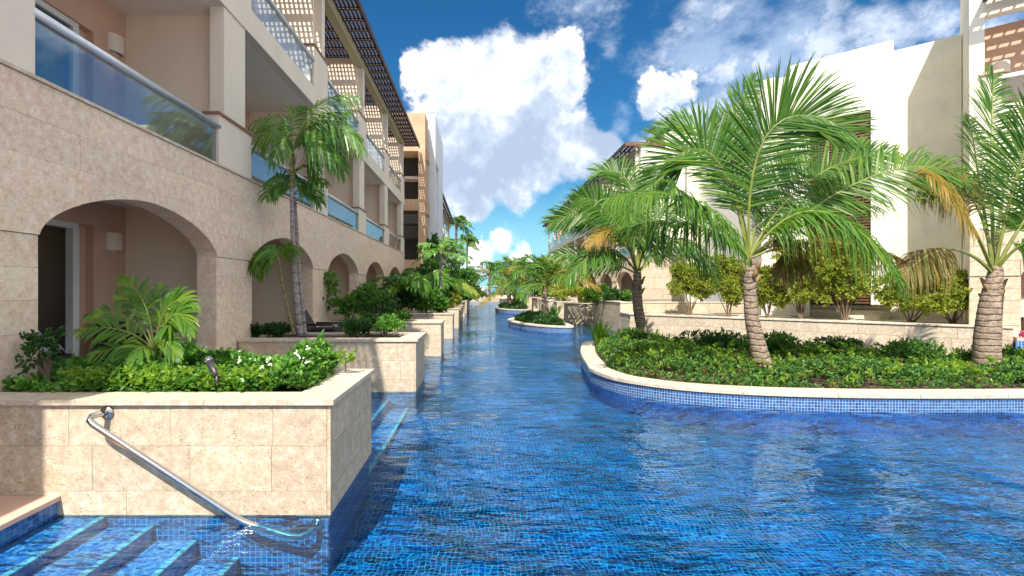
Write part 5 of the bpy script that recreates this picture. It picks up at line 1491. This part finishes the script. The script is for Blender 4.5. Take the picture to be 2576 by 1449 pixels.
# ------------------------------------------------------------------ planting along the left bank
lb_ = [  # px, Y, base z, radius, height, material, leaf, label
    (1250, 14.3, .92, .62, 1.45, 'leaf', .085, 'feathery green shrub beside the second arch, left end of the third planter'), (1345, 14.3, .92, .60, .65, 'leaf', .08, 'low dark shrub in the middle of the third planter'),
    (1425, 14.2, .92, .60, 1.10, 'leaf', .10, 'green fern-like shrub in the third planter'), (1490, 14.3, .92, .6, .75, 'leaf_dark', .08, 'dark shrub right of the fern in the third planter'), (1570, 14.3, .92, .4, .30, 'leaf', .07, 'low shrub near the canal end of the third planter'),
    (1000, 9.7, .90, .16, .30, 'leaf_dark', .06, 'tiny dark shrub at the left end of the second planter'), (1085, 9.7, .90, .40, .36, 'leaf_dark', .06, 'small dark shrub left of the slender palms'), (1385, 9.7, .90, .42, .42, 'leaf_dark', .06, 'small dark shrub right of the slender palms'),
    (1500, 9.7, .90, .50, .45, 'leaf', .065, 'bright low shrub near the canal end of the second planter'), (1440, 9.9, .90, .22, .46, 'leaf_dark', .06, 'upright dark shrub in the second planter'),
    (1560, 19.2, .92, 1.1, 1.2, 'leaf_dark', .13, 'dark bushy shrub at the left of the fourth planter'), (1660, 19.2, .92, .8, 1.0, 'leaf', .12, 'green bushy shrub in the fourth planter'), (1725, 19.2, .92, .45, .6, 'leaf', .11, 'green shrub at the canal end of the fourth planter'),
    (1640, 24.0, .9, 1.3, 2.0, 'leaf_dark', .16, 'tall dark shrub in the fifth planter'), (1735, 24.0, .9, .8, 1.5, 'leaf', .15, 'green shrub in the fifth planter'), (1770, 24.0, .9, .4, .8, 'leaf_olive', .14, 'yellow-green shrub at the canal end of the fifth planter'),
    (1690, 28.8, .9, 1.3, 2.6, 'leaf', .18, 'tall green shrub in the sixth planter'), (1775, 28.8, .9, .7, 1.5, 'leaf_olive', .16, 'yellow-green shrub in the sixth planter'), (1740, 33.6, .9, 1.6, 3.2, 'leaf_dark', .2, 'tall dark shrub in the seventh planter'),
    (1795, 33.6, .9, .7, 1.6, 'leaf', .2, 'green shrub in the seventh planter'), (1790, 38.6, .9, 1.4, 2.8, 'leaf', .22, 'green shrub in the eighth planter'), (1815, 44, .9, 1.3, 1.6, 'leaf_dark', .25, 'dark shrub in the ninth planter'), (1690, 31.5, .9, 0.9, 4.3, 'leaf_dark', .26, 'dark climbing foliage at the foot of the white tower'),
    (1815, 52, .4, 1.8, 3.0, 'leaf', .3, 'green bush on the left bank beyond the planters'), (1835, 62, .4, 1.8, 2.2, 'leaf_dark', .3, 'dark bush on the left bank near the canal end')]
for (px, Y, z, r, h, mt, sz, lb) in lb_:
    b_ = P(px, 1129, Y); b_.z = z
    shrub(lb, tuple(b_), r, min(r, .6), h, tips=int(150 + 120 * r), k=8, size=sz, mat=mt, lumps=8, stems=4, lift=.0, lumpr=.58, group='shrubs in the left planters')
arc = [(1560, 19.2, 1035, 1.9, 13, 'areca palm with feathery fronds left of the stair tower'), (1655, 23.9, 1000, 2.1, 14, 'areca palm with feathery fronds in front of the stair tower'), (1722, 19.3, 985, 1.2, 9, 'slim single palm on a thin trunk before the white tower'),
       (1700, 28.8, 1020, 2.1, 14, 'areca palm in front of the white tower'), (1765, 33.5, 1065, 1.9, 13, 'areca palm right of the white tower'), (1800, 40, 1085, 2.0, 12, 'areca palm near the far left wing'), (1610, 24.2, 1040, 2.2, 13, 'dark areca palm behind the fourth planter'),
       (1745, 26, 1060, 1.8, 12, 'low yellowish palm by the canal, before the fifth planter')]
for k, (px, Y, yt, Lf, n_, lb) in enumerate(arc):
    t = thing('areca_palm', lb, 'palm', (P(px, 1129, Y).x, Y, .9), group='areca palms along the left bank')
    b_ = P(px, 1129, Y); b_.z = .9
    c_ = P(px, yt, Y)
    if k == 2:
        add_trunk(t, [P(1724, 1215, Y), P(1720, 1120, Y), c_], [.055, .045, .045], 'bark_grey', 8, .04, sub=8)
        auto_fronds(t, c_, n_, Lf, .45, 26, ['frond_blue'], el=(80, -15), lw=.06, r=.015, droop=.5, az0=1)
    else:
        c2 = b_.lerp(c_, .42)
        for q in range(4):
            s_ = c2 + Vector((rnd.uniform(-.3, .3), rnd.uniform(-.2, .2), rnd.uniform(-.2, .3)))
            link('cane', tube_mesh('cane', [b_ + Vector((rnd.uniform(-.15, .15), rnd.uniform(-.1, .1), 0)), s_], [.05, .035], 'bark_green', 6), None, t)
        auto_fronds(t, c2, n_, Lf, .62, 24, [('frond_blue', 'frond', 'frond_blue') if k != 7 else ('frond_lime', 'leaf_olive')][0], el=(86, 20), lw=.07, r=.02, droop=.55, az0=k, leafdroop=.6)
# leaves reaching in at the far left of the nearest planter
shrub('dark branching shrub at the extreme left end of the nearest planter', (-4.12, 4.75, .9), .22, .22, .62, tips=50, k=7, size=.065, mat='leaf_dark', lumps=4, stems=4, lift=.2)

# ------------------------------------------------------------------ furniture and small fittings
sp_ = thing('spot_lamp', 'small black garden spotlight with a clear domed lens among the hedge leaves', 'lamp', tuple(P(835, 1480, 4.42)))
a_, b_ = P(848, 1468, 4.42), P(818, 1412, 4.46)
link('lamp_body', tube_mesh('lamp_body', [a_, a_.lerp(b_, .15), b_], [.030, .034, .036], 'black_plastic', 18), None, sp_)
c_ = b_ + (b_ - a_).normalized() * .012
link('lamp_ring', tube_mesh('lamp_ring', [b_, c_], [.039, .039], 'steel', 18), None, sp_)
dd_ = (b_ - a_).normalized()
link('lens', tube_mesh('lens', [c_, c_ + dd_ * .02, c_ + dd_ * .036, c_ + dd_ * .044], [.036, .034, .022, .004], 'lens', 18), None, sp_)
link('ground_spike', tube_mesh('ground_spike', [a_, a_ - Vector((0, 0, .12))], [.02, .01], 'black_plastic', 8), None, sp_)

ln = thing('lounge_chair', 'black wicker lounge chair with reclined back behind the slender palms', 'chair', (-3.9, 11.9, .55))
YC = 11.9
def qf(p): return tuple(p)
bk0, bk1, bk2, bk3 = P(1205, 1292, YC), P(1240, 1275, YC), P(1215, 1215, YC), P(1180, 1215, YC)
V = [(-3.92, 11.6, .82), (-3.92, 12.2, .82), (-4.22, 12.2, 1.34), (-4.22, 11.6, 1.34), (-3.97, 11.6, .79), (-3.97, 12.2, .79), (-4.27, 12.2, 1.32), (-4.27, 11.6, 1.32)]
link('backrest', mesh_np('backrest', V, [(0, 1, 2, 3), (7, 6, 5, 4), (0, 4, 5, 1), (3, 2, 6, 7), (0, 3, 7, 4), (1, 5, 6, 2)], 'wicker'), None, ln)
box('seat', ln, -3.95, -3.32, 11.6, 12.2, .80, .86, 'wicker')
box('cushion', ln, -3.93, -3.36, 11.64, 12.16, .862, .93, 'cushion')
for yy in (11.57, 12.23):
    link('armrest', tube_mesh('armrest', [(-4.0, yy, 1.02), (-3.45, yy, 1.02), (-3.38, yy, 1.0), (-3.37, yy, .56)], .026, 'wicker', 8), None, ln)
for (xx, yy) in ((-3.9, 11.62), (-3.9, 12.18)):
    link('leg', tube_mesh('leg', [(xx, yy, .56), (xx, yy, .82)], .024, 'wicker', 8), None, ln)
ac = thing('armchair', 'dark wicker armchair half hidden behind the bright green palm', 'chair', (-5.7, 8.2, .5))
box('seat', ac, -6.0, -5.4, 7.9, 8.5, .78, .9, 'wicker'); box('backrest', ac, -6.08, -5.98, 7.9, 8.5, .6, 1.30, 'wicker')
for yy in (7.86, 8.48): box('armrest', ac, -6.05, -5.4, yy, yy + .08, 0.55, 1.1, 'wicker')
# bed with rumpled towels just inside the open door
tw = thing('towel_pile', 'rumpled pale blue towels heaped just inside the open door', 'towels', (-6.67, 7.45, .86))
n = 26; V = []; F = []
for i in range(n):
    for j in range(n):
        u_, v_ = i / (n - 1), j / (n - 1)
        x = -6.98 + .62 * u_; y = 7.15 + .62 * v_
        z = .86 + .36 * math.exp(-((u_ - .45) ** 2 + (v_ - .5) ** 2) * 6) + .05 * math.sin(u_ * 17 + 4 * math.sin(v_ * 7)) + .035 * math.sin(v_ * 23 + 5 * u_)
        V.append((x, y, z))
        if i and j: q = i * n + j; F.append((q - n - 1, q - 1, q, q - n))
link('towel', mesh_np('towel', V, F, 'towel', smooth=True), None, tw)
bd = thing('bed', 'low dark bed base under the rumpled towels inside the open door', 'bed', (-6.8, 6.9, .5))
box('base', bd, -7.6, -6.36, 6.3, 7.8, .5, .84, 'dark'); 
# seat and flowers on the porch at the right edge
p_ = QF @ Vector((SB + 1.35, OB + .6, .62))
rc = thing('porch_chair', 'grey draped chair on the porch under the arch at the right edge', 'chair', tuple(p_), ANG)
FR[rc] = WM[rc]
box('seat', rc, -.3, .3, -.3, .3, .38, .46, 'cushion'); box('backrest', rc, -.3, .3, .22, .3, .46, 1.0, 'plaster')
for sx in (-.27, .27):
    for sy in (-.27, .27): box('leg', rc, sx - .02, sx + .02, sy - .02, sy + .02, 0, .38, 'wicker')
V, F = rosettes(np.array([tuple(QF @ Vector((rnd.uniform(10.4, 11.6), OB - .75 + rnd.uniform(-.1, .1), .66 + rnd.random() * .12))) for _ in range(70)]), np.tile([0, -.3, 1.0], (70, 1)), 6, .07, .7)
pf = thing('flower_patch', 'patch of pink flowers above the blue tiled wall at the right edge', 'flowers', tuple(QF @ Vector((11, OB - .75, .62))))
link('petals', mesh_np('petals', V, F, 'pink_flower'), None, pf)
